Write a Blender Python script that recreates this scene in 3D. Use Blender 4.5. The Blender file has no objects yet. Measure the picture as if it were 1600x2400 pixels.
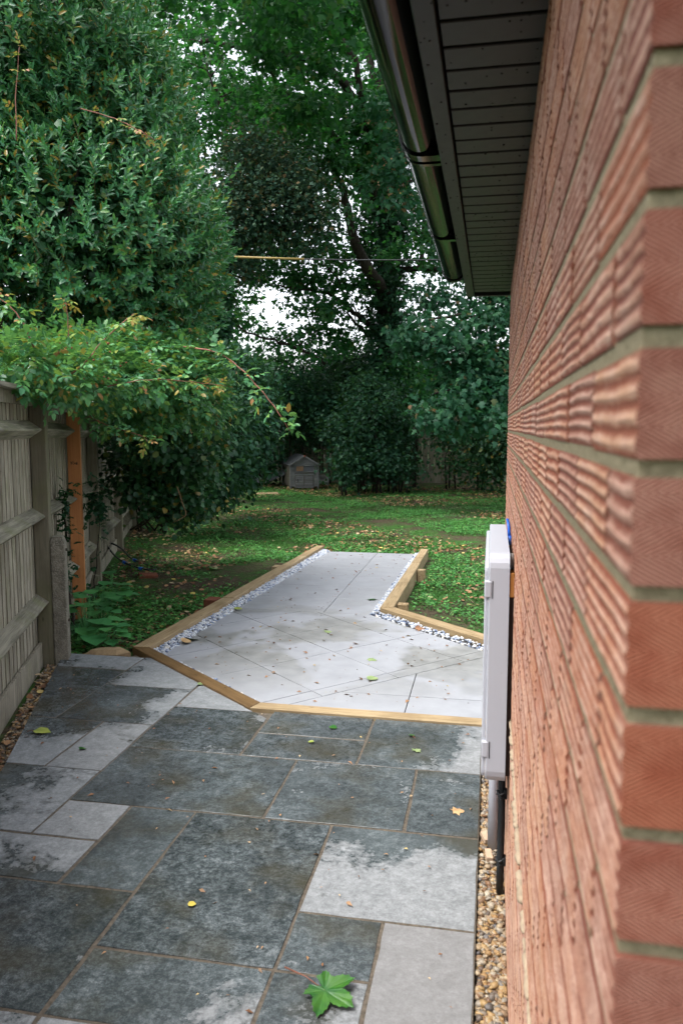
import bpy, math, random
import numpy as np
from mathutils import Vector, Matrix

random.seed(7)
RNG = np.random.default_rng(11)
scene = bpy.context.scene
COL = scene.collection
R = math.radians

# ------------------------------------------------------------------ camera
CAM_H = 1.685
F_PX = 1840.0                      # focal length in pixels of the 1600x2400 photograph
PITCH, YAW = R(6.2034), R(10.768)
cd = bpy.data.cameras.new('camera')
cam = bpy.data.objects.new('camera', cd)
COL.objects.link(cam)
cam.location = (0, 0, CAM_H)
cam.rotation_euler = (math.pi / 2 - PITCH, 0, YAW)
cd.sensor_fit = 'VERTICAL'
cd.sensor_height = 36.0
cd.sensor_width = 24.0
cd.lens = F_PX * 36.0 / 2400.0
cd.clip_start, cd.clip_end = 0.05, 2000
cd.dof.use_dof = True
cd.dof.focus_distance = 5.2
cd.dof.aperture_fstop = 6.3
scene.camera = cam

# ------------------------------------------------------------------ sky, sun, exposure
world = bpy.data.worlds.new('World')
scene.world = world
world.use_nodes = True
wn, wl = world.node_tree.nodes, world.node_tree.links
for n in list(wn):
    wn.remove(n)
sky = wn.new('ShaderNodeTexSky')
sky.sky_type = 'NISHITA'
sky.sun_disc = False
SUN_EL, SUN_AZ = R(64), R(-125)     # azimuth clockwise from +Y
sky.sun_elevation = SUN_EL
sky.sun_rotation = SUN_AZ
sky.air_density, sky.dust_density, sky.ozone_density = 1.0, 3.0, 1.0
hs = wn.new('ShaderNodeHueSaturation')
hs.inputs['Saturation'].default_value = 0.28
bg = wn.new('ShaderNodeBackground')
bg.inputs['Strength'].default_value = 0.15
wo = wn.new('ShaderNodeOutputWorld')
wl.new(sky.outputs[0], hs.inputs['Color'])
wl.new(hs.outputs[0], bg.inputs['Color'])
wl.new(bg.outputs[0], wo.inputs['Surface'])

sl = bpy.data.lights.new('sun', 'SUN')
sl.energy = 1.5
sl.angle = R(35)
sl.color = (1.0, 0.97, 0.92)
sun = bpy.data.objects.new('sun', sl)
COL.objects.link(sun)
sdir = Vector((math.sin(SUN_AZ) * math.cos(SUN_EL), math.cos(SUN_AZ) * math.cos(SUN_EL), math.sin(SUN_EL)))
sun.rotation_euler = sdir.to_track_quat('Z', 'Y').to_euler()
sun.location = sdir * 30

scene.view_settings.view_transform = 'Standard'
scene.view_settings.look = 'None'
scene.view_settings.exposure = 1.6
scene.view_settings.gamma = 1.0
scene.view_settings.use_curve_mapping = False
scene.render.engine = 'CYCLES'
scene.cycles.max_bounces = 5
scene.cycles.diffuse_bounces = 2
scene.cycles.glossy_bounces = 2
scene.cycles.transmission_bounces = 2
scene.cycles.transparent_max_bounces = 8
scene.cycles.use_denoising = True
scene.cycles.use_adaptive_sampling = True
scene.cycles.adaptive_threshold = 0.03
scene.cycles.debug_use_spatial_splits = True

# ------------------------------------------------------------------ helpers
_cp, _sp, _cy, _sy = math.cos(PITCH), math.sin(PITCH), math.cos(YAW), math.sin(YAW)
FWD = np.array([-_sy * _cp, _cy * _cp, -_sp])
RGT = np.array([_cy, _sy, 0.0])
UPV = np.cross(RGT, FWD)
CAMP = np.array([0, 0, CAM_H])


def at(x, y, d):
    """world point at depth d (metres) seen at photograph pixel x, y: used only to plan where things stand"""
    return CAMP + (FWD + RGT * (x - 800) / F_PX - UPV * (y - 1200) / F_PX) * d


def pix(P):
    q = np.asarray(P, float) - CAMP
    z = q @ FWD
    return 800 + F_PX * (q @ RGT) / z, 1200 - F_PX * (q @ UPV) / z, z


def tag(o, label=None, cat=None, group=None, kind=None):
    if label: o['label'] = label
    if cat: o['category'] = cat
    if group: o['group'] = group
    if kind: o['kind'] = kind
    return o


def empty(name, loc=(0, 0, 0), rz=0.0, parent=None):
    o = bpy.data.objects.new(name, None)
    o.location = loc
    o.rotation_euler = (0, 0, rz)
    o.empty_display_size = 0.1
    COL.objects.link(o)
    if parent: o.parent = parent
    return o


def link(name, me, mat=None, parent=None, loc=None, rot=None):
    o = bpy.data.objects.new(name, me)
    COL.objects.link(o)
    if mat is not None and not me.materials:
        me.materials.append(mat)
    if parent: o.parent = parent
    if loc is not None: o.location = loc
    if rot is not None: o.rotation_euler = rot
    return o


class MB:
    """collects shapes into one mesh"""
    def __init__(s):
        s.v, s.f = [], []

    def add(s, vs, fs):
        b = len(s.v)
        s.v += [tuple(v) for v in vs]
        s.f += [tuple(b + i for i in f) for f in fs]
        return s

    def box(s, x0, x1, y0, y1, z0, z1, M=None, bev=0.0):
        if bev > 0:
            xs = (x0, x0 + bev, x1 - bev, x1); ys = (y0, y0 + bev, y1 - bev, y1); zs = (z0, z0 + bev, z1 - bev, z1)
            vs, idx = [], {}
            def V(i, j, k):
                key = (i, j, k)
                if key not in idx:
                    idx[key] = len(vs); vs.append((xs[i], ys[j], zs[k]))
                return idx[key]
            fs = []
            a, b = 1, 2
            fs += [(V(a,a,0),V(a,b,0),V(b,b,0),V(b,a,0)), (V(a,a,3),V(b,a,3),V(b,b,3),V(a,b,3)),
                   (V(a,0,a),V(b,0,a),V(b,0,b),V(a,0,b)), (V(a,3,a),V(a,3,b),V(b,3,b),V(b,3,a)),
                   (V(0,a,a),V(0,a,b),V(0,b,b),V(0,b,a)), (V(3,a,a),V(3,b,a),V(3,b,b),V(3,a,b))]
            for sx in (0, 3):
                ix = 1 if sx == 0 else 2
                for sy in (0, 3):
                    iy = 1 if sy == 0 else 2
                    fs.append((V(sx,iy,1),V(sx,iy,2),V(ix,sy,2),V(ix,sy,1)))
                for sz in (0, 3):
                    iz = 1 if sz == 0 else 2
                    fs.append((V(sx,1,iz),V(sx,2,iz),V(ix,2,sz),V(ix,1,sz)))
            for sy in (0, 3):
                iy = 1 if sy == 0 else 2
                for sz in (0, 3):
                    iz = 1 if sz == 0 else 2
                    fs.append((V(1,sy,iz),V(2,sy,iz),V(2,iy,sz),V(1,iy,sz)))
            for sx in (0, 3):
                for sy in (0, 3):
                    for sz in (0, 3):
                        ix = 1 if sx == 0 else 2; iy = 1 if sy == 0 else 2; iz = 1 if sz == 0 else 2
                        fs.append((V(sx,iy,iz),V(ix,sy,iz),V(ix,iy,sz)))
        else:
            vs = [(x, y, z) for z in (z0, z1) for y in (y0, y1) for x in (x0, x1)]
            fs = [(0,2,3,1), (4,5,7,6), (0,1,5,4), (2,6,7,3), (0,4,6,2), (1,3,7,5)]
        if M is not None:
            vs = [M @ Vector(v) for v in vs]
        return s.add(vs, fs)

    def prism(s, poly, z0, z1, bev=0.0):
        """vertical prism over a polygon; bev insets the top edge"""
        n = len(poly)
        a = sum(poly[i][0] * poly[(i + 1) % n][1] - poly[(i + 1) % n][0] * poly[i][1] for i in range(n))
        if a < 0: poly = poly[::-1]
        if bev > 0:
            top = inset(poly, bev)
            vs = [(x, y, z0) for x, y in poly] + [(x, y, z1 - bev) for x, y in poly] + [(x, y, z1) for x, y in top]
            fs = [tuple(range(n))[::-1], tuple(range(2 * n, 3 * n))]
            for i in range(n):
                j = (i + 1) % n
                fs += [(i, j, n + j, n + i), (n + i, n + j, 2 * n + j, 2 * n + i)]
        else:
            vs = [(x, y, z0) for x, y in poly] + [(x, y, z1) for x, y in poly]
            fs = [tuple(range(n))[::-1], tuple(range(n, 2 * n))]
            for i in range(n):
                j = (i + 1) % n
                fs.append((i, j, n + j, n + i))
        return s.add(vs, fs)

    def tube(s, pts, rad, n=8, cap=True):
        pts = [Vector(p) for p in pts]
        if not hasattr(rad, '__len__'): rad = [rad] * len(pts)
        rings = []
        ref = Vector((0.3, 0.2, 1)).normalized()
        for i, p in enumerate(pts):
            d = (pts[min(i + 1, len(pts) - 1)] - pts[max(i - 1, 0)]).normalized()
            if abs(d.dot(ref)) > 0.95: ref = Vector((1, 0.1, 0.2)).normalized()
            u = d.cross(ref).normalized(); w = u.cross(d)
            rings.append([p + (u * math.cos(2 * math.pi * k / n) + w * math.sin(2 * math.pi * k / n)) * rad[i] for k in range(n)])
        vs = [v for r in rings for v in r]
        fs = []
        for i in range(len(pts) - 1):
            for k in range(n):
                a, b = i * n + k, i * n + (k + 1) % n
                fs.append((a, a + n, b + n, b))
        if cap:
            fs.append(tuple(range(n)))
            fs.append(tuple(range((len(pts) - 1) * n, len(pts) * n))[::-1])
        return s.add(vs, fs)

    def mesh(s, name, smooth=False):
        me = bpy.data.meshes.new(name)
        me.from_pydata([tuple(v) for v in s.v], [], s.f)
        me.validate()
        me.update()
        if smooth:
            me.polygons.foreach_set('use_smooth', [True] * len(me.polygons))
        return me

    def build(s, name, mat, parent=None, smooth=False, loc=None, rot=None):
        return link(name, s.mesh(name, smooth), mat, parent, loc, rot)


def inset(poly, d):
    n = len(poly)
    out = []
    for i in range(n):
        p0, p1, p2 = Vector(poly[i - 1]), Vector(poly[i]), Vector(poly[(i + 1) % n])
        e1, e2 = (p1 - p0).normalized(), (p2 - p1).normalized()
        n1, n2 = Vector((-e1.y, e1.x)), Vector((-e2.y, e2.x))
        b = n1 + n2
        if b.length < 1e-6: b = n1
        b.normalize()
        k = d / max(0.3, b.dot(n1))
        q = p1 + b * k
        out.append((q.x, q.y))
    return out


def clip(poly, a, b):
    """keep the part of poly on the left of the line a->b"""
    out = []
    def side(p): return (b[0] - a[0]) * (p[1] - a[1]) - (b[1] - a[1]) * (p[0] - a[0])
    n = len(poly)
    for i in range(n):
        p, q = poly[i], poly[(i + 1) % n]
        sp, sq = side(p), side(q)
        if sp >= 0: out.append(p)
        if (sp > 0 and sq < 0) or (sp < 0 and sq > 0):
            t = sp / (sp - sq)
            out.append((p[0] + (q[0] - p[0]) * t, p[1] + (q[1] - p[1]) * t))
    return out


def clip_all(poly, lines):
    for a, b in lines:
        poly = clip(poly, a, b)
        if len(poly) < 3: return []
    res = []
    for p in poly:
        if not res or (abs(p[0] - res[-1][0]) + abs(p[1] - res[-1][1])) > 0.004: res.append(p)
    if len(res) > 2 and (abs(res[0][0] - res[-1][0]) + abs(res[0][1] - res[-1][1])) < 0.004: res.pop()
    return res if len(res) > 2 else []


def area(poly):
    return abs(sum(poly[i - 1][0] * poly[i][1] - poly[i][0] * poly[i - 1][1] for i in range(len(poly)))) / 2


def inside(poly, X, Y):
    r = np.zeros(len(X), bool)
    n = len(poly)
    for i in range(n):
        x0, y0 = poly[i]; x1, y1 = poly[(i + 1) % n]
        c = ((y0 > Y) != (y1 > Y)) & (X < (x1 - x0) * (Y - y0) / (y1 - y0 + 1e-12) + x0)
        r ^= c
    return r


# ------------------------------------------------------------------ materials
class NT:
    def __init__(s, name):
        s.m = bpy.data.materials.new(name)
        s.m.use_nodes = True
        s.n, s.l = s.m.node_tree.nodes, s.m.node_tree.links
        for x in list(s.n): s.n.remove(x)
        s.out = s.n.new('ShaderNodeOutputMaterial')
        s.tc = None

    def put(s, node, sock, val):
        if isinstance(val, bpy.types.NodeSocket): s.l.new(val, node.inputs[sock])
        elif val is not None: node.inputs[sock].default_value = val

    def coord(s, which='Object'):
        if s.tc is None: s.tc = s.n.new('ShaderNodeTexCoord')
        return s.tc.outputs[which]

    def mapping(s, vec, scale=(1, 1, 1), loc=(0, 0, 0), rot=(0, 0, 0)):
        m = s.n.new('ShaderNodeMapping')
        s.l.new(vec, m.inputs[0])
        s.put(m, 'Location', loc); s.put(m, 'Rotation', rot); s.put(m, 'Scale', scale)
        return m.outputs[0]

    def noise(s, vec, scale=5, detail=4, rough=0.55, dist=0.0, out='Fac'):
        x = s.n.new('ShaderNodeTexNoise')
        if vec is not None: s.l.new(vec, x.inputs['Vector'])
        s.put(x, 'Scale', scale); s.put(x, 'Detail', detail); s.put(x, 'Roughness', rough); s.put(x, 'Distortion', dist)
        return x.outputs[out]

    def voronoi(s, vec, scale=5, feature='F1', out='Distance', rnd=1.0):
        x = s.n.new('ShaderNodeTexVoronoi'); x.feature = feature
        if vec is not None: s.l.new(vec, x.inputs['Vector'])
        s.put(x, 'Scale', scale); s.put(x, 'Randomness', rnd)
        return x.outputs[out]

    def math(s, op, a, b=None, c=None, clamp=False):
        x = s.n.new('ShaderNodeMath'); x.operation = op; x.use_clamp = clamp
        for i, v in enumerate((a, b, c)):
            if v is not None: s.put(x, i, v)
        return x.outputs[0]

    def ramp(s, fac, stops, interp='LINEAR'):
        x = s.n.new('ShaderNodeValToRGB'); x.color_ramp.interpolation = interp
        e = x.color_ramp.elements
        while len(e) < len(stops): e.new(0.5)
        for el, (p, c) in zip(e, stops):
            el.position = p
            el.color = (*c, 1) if hasattr(c, '__len__') else (c, c, c, 1)
        s.put(x, 'Fac', fac)
        return x.outputs[0]

    def mix(s, fac, a, b, blend='MIX'):
        x = s.n.new('ShaderNodeMix'); x.data_type = 'RGBA'; x.blend_type = blend
        s.put(x, 0, fac)
        for i, v in ((6, a), (7, b)):
            if hasattr(v, '__len__') and not isinstance(v, bpy.types.NodeSocket) and len(v) == 3: v = (*v, 1)
            s.put(x, i, v)
        return x.outputs[2]

    def sep(s, vec):
        x = s.n.new('ShaderNodeSeparateXYZ'); s.l.new(vec, x.inputs[0]); return x.outputs

    def comb(s, x_, y_, z_):
        x = s.n.new('ShaderNodeCombineXYZ')
        for i, v in enumerate((x_, y_, z_)): s.put(x, i, v)
        return x.outputs[0]

    def vadd(s, a, b):
        x = s.n.new('ShaderNodeVectorMath'); x.operation = 'ADD'; s.put(x, 0, a); s.put(x, 1, b); return x.outputs[0]

    def objrand(s):
        return s.n.new('ShaderNodeObjectInfo').outputs['Random']

    def island(s):
        return s.n.new('ShaderNodeNewGeometry').outputs['Random Per Island']

    def attr(s, name, typ='OBJECT'):
        x = s.n.new('ShaderNodeAttribute'); x.attribute_type = typ; x.attribute_name = name
        return x.outputs['Fac']

    def bump(s, h, strength=0.3, dist=0.01):
        x = s.n.new('ShaderNodeBump')
        s.put(x, 'Height', h); s.put(x, 'Strength', strength); s.put(x, 'Distance', dist)
        return x.outputs[0]

    def bsdf(s, color, rough=0.6, spec=0.4, metal=0.0, normal=None, coat=0.0, coat_rough=0.1):
        p = s.n.new('ShaderNodeBsdfPrincipled')
        if hasattr(color, '__len__') and not isinstance(color, bpy.types.NodeSocket): color = (*color, 1)
        s.put(p, 'Base Color', color); s.put(p, 'Roughness', rough)
        s.put(p, 'Specular IOR Level', spec); s.put(p, 'Metallic', metal)
        if normal is not None: s.put(p, 'Normal', normal)
        if coat: s.put(p, 'Coat Weight', coat); s.put(p, 'Coat Roughness', coat_rough)
        return p.outputs[0]

    def done(s, shader):
        s.l.new(shader, s.out.inputs['Surface'])
        return s.m


def leaf_mat(name, stops, rough=0.38, trans=0.25, spec=0.5, tint=(0.12, 0.3, 0.05)):
    t = NT(name)
    r = t.island()
    c = t.ramp(r, stops)
    nz = t.noise(t.coord('Object'), 2.2, 2)
    c2 = t.mix(t.math('MULTIPLY', nz, 0.35), c, (0.014, 0.055, 0.022), 'MIX')
    p = t.bsdf(c2, rough, spec)
    tr = t.n.new('ShaderNodeBsdfTranslucent')
    t.put(tr, 'Color', t.mix(0.5, c2, tint))
    mx = t.n.new('ShaderNodeMixShader')
    t.put(mx, 0, trans)
    t.l.new(p, mx.inputs[1]); t.l.new(tr.outputs[0], mx.inputs[2])
    return t.done(mx.outputs[0])


def wood_mat(name, dark, light, axis=2, scale=6.0, rough=0.75, knots=True, bump=0.25, algae=0.0):
    t = NT(name)
    rnd = t.math('MULTIPLY', t.objrand(), 37.0)
    co = t.vadd(t.coord('Object'), t.comb(rnd, rnd, rnd))
    sc = [scale * 5, scale * 5, scale * 5]; sc[axis] = scale * 0.28
    v = t.mapping(co, tuple(sc))
    n1 = t.noise(v, 1.6, 5, 0.6, 0.6)
    sc2 = [scale * 16, scale * 16, scale * 16]; sc2[axis] = scale * 0.7
    n2 = t.noise(t.mapping(co, tuple(sc2)), 1.5, 3, 0.6)
    f = t.math('ADD', t.math('MULTIPLY', n1, 0.65), t.math('MULTIPLY', n2, 0.35))
    col = t.ramp(f, [(0.3, dark), (0.62, light)])
    col = t.mix(t.math('MULTIPLY', t.objrand(), 0.5), col, dark)
    st = t.ramp(t.noise(t.vadd(co, t.comb(9.0, 4.0, 2.0)), 2.6, 5, 0.65), [(0.48, 0.0), (0.72, 1.0)])
    col = t.mix(t.math('MULTIPLY', st, 0.55), col, tuple(d * 0.8 for d in dark))
    if knots:
        k = t.voronoi(t.mapping(co, tuple(1.0 if i == axis else 3.2 for i in range(3))), 3.0)
        kk = t.ramp(k, [(0.035, 1.0), (0.075, 0.0)])
        col = t.mix(t.math('MULTIPLY', kk, 0.75), col, tuple(d * 0.4 for d in dark))
    if algae > 0:
        big = t.noise(co, 3.5, 4)
        am = t.ramp(big, [(0.5, 0.0), (0.7, 1.0)])
        col = t.mix(t.math('MULTIPLY', am, algae), col, (0.13, 0.15, 0.05))
    nm = t.bump(f, bump, 0.004)
    return t.done(t.bsdf(col, rough, 0.3, normal=nm))


def plain_mat(name, color, rough=0.5, spec=0.4, var=0.08, scale=12.0, bump=0.0, coat=0.0):
    t = NT(name)
    n = t.noise(t.coord('Object'), scale, 5)
    c = t.mix(n, tuple(x * (1 - var * 2) for x in color), tuple(min(1, x * (1 + var)) for x in color))
    nm = t.bump(n, bump, 0.003) if bump else None
    rr = t.math('ADD', t.math('MULTIPLY', n, 0.12), max(0.02, rough - 0.06))
    return t.done(t.bsdf(c, rr, spec, normal=nm, coat=coat))


M = {}


def make_materials():
    # sandstone paving: dry pale stone and dark wet patches with a shape of their own
    t = NT('paving_stone')
    rnd = t.math('MULTIPLY', t.objrand(), 53.0)
    loc = t.coord('Object')
    co = t.vadd(loc, t.comb(rnd, rnd, 0.0))
    xyz = t.sep(loc)
    n1 = t.noise(co, 2.6, 6, 0.62, 0.5)
    n2 = t.noise(co, 60, 3, 0.7)
    fine = t.noise(t.mapping(co, (1, 1, 1)), 190, 2, 0.6)
    g = t.math('ADD', t.math('MULTIPLY', xyz[0], t.attr('dry_x')), t.math('MULTIPLY', xyz[1], t.attr('dry_y')))
    m = t.math('ADD', t.math('ADD', t.math('MULTIPLY', n1, 1.5), -0.75), t.math('ADD', g, t.attr('dry')))
    m = t.math('ADD', m, t.math('MULTIPLY', t.math('ADD', t.noise(co, 30, 5, 0.7), -0.5), 0.55))
    dry = t.ramp(m, [(0.43, 0.0), (0.50, 0.4), (0.59, 1.0)])
    m_in = t.math('ADD', m, 0.5)
    t.l.new(m_in, dry.node.inputs['Fac'])
    mid = t.noise(co, 17, 6, 0.78, 0.4)
    spk = t.math('ADD', t.math('MULTIPLY', n2, 0.30), t.math('ADD', t.math('MULTIPLY', fine, 0.20), t.math('MULTIPLY', mid, 0.50)))
    wetc = t.ramp(spk, [(0.36, (0.017, 0.022, 0.024)), (0.47, (0.054, 0.066, 0.072)), (0.55, (0.13, 0.15, 0.16)), (0.64, (0.26, 0.285, 0.30))])
    wetc = t.mix(t.math('MULTIPLY', t.objrand(), 0.45), wetc, (0.10, 0.118, 0.124))
    brown = t.ramp(t.noise(co, 3.0, 4), [(0.48, 0.0), (0.68, 1.0)])
    dark = t.ramp(t.noise(t.vadd(co, t.comb(7.0, 3.0, 0.0)), 2.2, 5, 0.6), [(0.40, 1.0), (0.62, 0.0)])
    wetc = t.mix(t.math('MULTIPLY', dark, 0.5), wetc, (0.020, 0.024, 0.026))
    wetc = t.mix(t.math('MULTIPLY', brown, 0.7), wetc, (0.05, 0.044, 0.026), 'MIX')
    dryc = t.ramp(spk, [(0.34, (0.10, 0.109, 0.115)), (0.48, (0.19, 0.203, 0.212)), (0.63, (0.31, 0.327, 0.340))])
    dryc = t.mix(t.attr('warm'), dryc, (0.165, 0.155, 0.15), 'MIX')
    col = t.mix(dry, wetc, dryc)
    rough = t.math('ADD', t.math('MULTIPLY', dry, 0.45), t.math('ADD', t.math('MULTIPLY', dark, -0.06), 0.22))
    hgt = t.math('ADD', t.math('MULTIPLY', n2, 1.0), t.math('MULTIPLY', t.noise(co, 14, 4), 1.5))
    M['paving'] = t.done(t.bsdf(col, rough, 0.45, normal=t.bump(hgt, 0.4, 0.0035)))

    t = NT('joint_mortar')
    n = t.noise(t.coord('Object'), 60, 4)
    c = t.ramp(n, [(0.3, (0.055, 0.045, 0.034)), (0.7, (0.135, 0.112, 0.085))])
    M['joint'] = t.done(t.bsdf(c, 0.8, 0.3, normal=t.bump(n, 0.5, 0.004)))

    # porcelain tiles: pale grey, a few damp greyish-brown stains
    t = NT('porcelain_tile')
    rnd = t.math('MULTIPLY', t.objrand(), 91.0)
    wpos = t.n.new('ShaderNodeNewGeometry').outputs['Position']
    co = t.vadd(wpos, t.comb(0.0, 0.0, 0.0))
    a = t.noise(co, 1.25, 5, 0.55, 0.4)
    b = t.noise(t.vadd(wpos, t.comb(rnd, rnd, 0.0)), 7, 5, 0.6)
    grain = t.noise(t.mapping(co, (4, 60, 4)), 3, 4, 0.6)
    damp = t.ramp(t.math('ADD', a, t.math('MULTIPLY', t.math('ADD', b, -0.5), 0.16)), [(0.47, 0.0), (0.53, 1.0)])
    yy = t.sep(wpos)
    near = t.ramp(t.math('MULTIPLY', yy[1], 0.1), [(0.46, 0.0), (0.56, 1.0), (0.66, 1.0), (0.76, 0.15)])
    damp = t.math('MULTIPLY', damp, near)
    base = t.ramp(b, [(0.3, (0.265, 0.275, 0.298)), (0.7, (0.325, 0.336, 0.362))])
    base = t.mix(t.math('MULTIPLY', grain, 0.25), base, (0.27, 0.28, 0.30))
    dc = t.ramp(t.noise(co, 9, 5), [(0.35, (0.165, 0.168, 0.160)), (0.7, (0.26, 0.262, 0.255))])
    base = t.mix(t.math('MULTIPLY', damp, 0.85), base, dc)
    M['tile'] = t.done(t.bsdf(base, t.math('ADD', t.math('MULTIPLY', damp, -0.12), 0.5), 0.4, normal=t.bump(grain, 0.05, 0.002)))
    M['tile_bed'] = plain_mat('tile_bed', (0.06, 0.058, 0.055), 0.85, 0.2)

    # bare soil with moss: the ground sheet
    t = NT('soil')
    co = t.n.new('ShaderNodeNewGeometry').outputs['Position']
    n1 = t.noise(co, 1.1, 7, 0.72, 0.3)
    n2 = t.noise(co, 16, 6, 0.7)
    n3 = t.noise(co, 90, 3, 0.6)
    soil = t.ramp(n2, [(0.3, (0.022, 0.015, 0.009)), (0.55, (0.07, 0.05, 0.031)), (0.75, (0.16, 0.12, 0.08))])
    moss = t.ramp(n3, [(0.3, (0.014, 0.05, 0.007)), (0.7, (0.04, 0.125, 0.016))])
    f = t.ramp(t.math('ADD', n1, t.math('MULTIPLY', t.math('ADD', n2, -0.5), 0.4)), [(0.44, 0.0), (0.56, 1.0)])
    c = t.mix(f, soil, moss)
    M['soil'] = t.done(t.bsdf(c, 0.85, 0.2, normal=t.bump(t.math('ADD', n2, t.math('MULTIPLY', n3, 0.4)), 0.8, 0.03)))

    # brick faces: pale worn ridges over red grooves
    t = NT('brick_clay')
    loc = t.coord('Object')
    geo = t.n.new('ShaderNodeNewGeometry')
    rnd = t.math('FRACT', t.math('ADD', t.objrand(), geo.outputs['Random Per Island']))
    wp = geo.outputs['Position']
    s_ = t.sep(loc)
    dep = t.math('MULTIPLY', t.attr('depth', 'GEOMETRY'), 1.0)
    n1 = t.noise(wp, 62, 6, 0.72)
    n2 = t.noise(wp, 260, 3, 0.6)
    n3 = t.noise(wp, 11, 3)
    top = t.ramp(rnd, [(0.0, (0.43, 0.225, 0.135)), (0.35, (0.41, 0.225, 0.15)), (0.65, (0.36, 0.205, 0.15)), (0.85, (0.46, 0.265, 0.16)), (1.0, (0.36, 0.185, 0.125))])
    low = t.ramp(rnd, [(0.0, (0.21, 0.064, 0.036)), (0.5, (0.16, 0.058, 0.042)), (1.0, (0.23, 0.076, 0.040))])
    fac = t.math('ADD', dep, t.math('ADD', t.math('MULTIPLY', t.math('ADD', n1, -0.5), 1.1), t.math('MULTIPLY', t.math('ADD', n2, -0.5), 0.9)))
    top = t.mix(t.ramp(t.noise(wp, 17, 4, 0.6), [(0.42, 0.0), (0.66, 0.7)]), top, (0.54, 0.37, 0.29))
    face = t.mix(t.ramp(fac, [(0.26, 0.0), (0.80, 1.0)]), low, top)
    face = t.mix(t.math('MULTIPLY', t.ramp(n3, [(0.55, 0.0), (0.8, 1.0)]), 0.45), face, (0.40, 0.30, 0.23))
    # herringbone drag marks on the return face
    x_, y_, z_ = t.sep(wp)
    zig = t.math('ABSOLUTE', t.math('ADD', t.math('FRACT', t.math('ADD', t.math('MULTIPLY', z_, 26.67), t.math('MULTIPLY', n3, 0.15))), -0.5))
    arg = t.math('ADD', t.math('MULTIPLY', x_, 1200.0), t.math('MULTIPLY', zig, 80.0))
    chev = t.math('ADD', t.math('MULTIPLY', t.math('SINE', t.math('ADD', arg, t.math('MULTIPLY', n1, 6.0))), 0.4), 0.5)
    ret_lo = t.ramp(rnd, [(0.0, (0.20, 0.046, 0.022)), (1.0, (0.15, 0.048, 0.034))])
    ret_hi = t.ramp(rnd, [(0.0, (0.42, 0.17, 0.10)), (0.5, (0.40, 0.22, 0.17)), (1.0, (0.46, 0.26, 0.19))])
    ret = t.mix(t.math('MULTIPLY', chev, t.math('ADD', n3, 0.25)), ret_lo, ret_hi)
    ret = t.mix(t.ramp(t.noise(wp, 30, 5, 0.65), [(0.46, 0.0), (0.66, 0.7)]), ret, ret_lo)
    nx = t.math('ABSOLUTE', t.sep(geo.outputs['True Normal'])[1])
    isret = t.ramp(nx, [(0.75, 0.0), (0.85, 1.0)])
    col = t.mix(isret, face, ret)
    hh = t.math('ADD', t.math('MULTIPLY', n1, 1.0), t.math('ADD', t.math('MULTIPLY', n2, 0.9), t.math('MULTIPLY', chev, t.math('MULTIPLY', isret, 0.9))))
    M['brick'] = t.done(t.bsdf(col, 0.88, 0.2, normal=t.bump(hh, 0.55, 0.003)))

    t = NT('wall_mortar')
    wp = t.n.new('ShaderNodeNewGeometry').outputs['Position']
    n = t.noise(wp, 120, 4, 0.7)
    c = t.ramp(n, [(0.3, (0.125, 0.106, 0.062)), (0.7, (0.27, 0.235, 0.15))])
    M['mortar'] = t.done(t.bsdf(c, 0.9, 0.2, normal=t.bump(n, 0.7, 0.004)))
    M['cream_mortar'] = plain_mat('cream_mortar', (0.38, 0.30, 0.21), 0.85, 0.2, 0.25, 60, 0.5)

    # black plastic roofline goods
    M['black_gloss'] = plain_mat('black_gloss', (0.003, 0.003, 0.003), 0.045, 0.24, 0.1, 8)
    M['black_satin'] = plain_mat('black_satin', (0.012, 0.012, 0.0118), 0.42, 0.26, 0.12, 30)
    M['black_rubber'] = plain_mat('black_rubber', (0.014, 0.016, 0.018), 0.42, 0.4, 0.2, 40)
    M['droplet'] = plain_mat('droplet', (0.004, 0.004, 0.004), 0.05, 0.6)
    t = NT('white_plastic')
    n = t.noise(t.coord('Object'), 3.0, 4)
    sp = t.voronoi(t.coord('Object'), 26)
    spots = t.ramp(sp, [(0.028, 1.0), (0.05, 0.0)])
    c = t.mix(t.math('MULTIPLY', n, 0.35), (0.46, 0.475, 0.53), (0.42, 0.43, 0.47))
    c = t.mix(t.math('MULTIPLY', spots, 0.55), c, (0.25, 0.24, 0.22))
    M['white_plastic'] = t.done(t.bsdf(c, 0.36, 0.45))
    M['grey_metal'] = plain_mat('grey_metal', (0.30, 0.28, 0.27), 0.35, 0.5, 0.15, 40)
    M['blue_plastic'] = plain_mat('blue_plastic', (0.01, 0.11, 0.55), 0.35, 0.5)
    M['yellow_plastic'] = plain_mat('yellow_plastic', (0.26, 0.185, 0.05), 0.5, 0.4)
    M['dark_brown'] = plain_mat('brown_board', (0.055, 0.035, 0.03), 0.7, 0.2)  # plain dark brown for the backing board and the bolts
    M['tan_block'] = plain_mat('tan_block', (0.50, 0.36, 0.25), 0.8, 0.2, 0.15, 60, 0.3)

    # woods
    M['fence_wood'] = wood_mat('fence_wood', (0.09, 0.078, 0.055), (0.50, 0.465, 0.375), 2, 6.0, 0.85, True, 0.6, 0.32)
    M['rail_wood'] = wood_mat('rail_wood', (0.06, 0.056, 0.04), (0.38, 0.36, 0.285), 1, 5.0, 0.85, True, 0.5, 0.55)
    M['post_wood'] = wood_mat('post_wood', (0.10, 0.09, 0.062), (0.23, 0.212, 0.155), 2, 5.0, 0.85, True, 0.4, 0.35)
    M['new_post'] = wood_mat('new_post', (0.42, 0.165, 0.058), (0.60, 0.27, 0.105), 2, 4.0, 0.6, True, 0.2)
    M['sleeper'] = wood_mat('sleeper', (0.18, 0.118, 0.052), (0.44, 0.34, 0.205), 1, 7.0, 0.7, True, 0.35)
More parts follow.
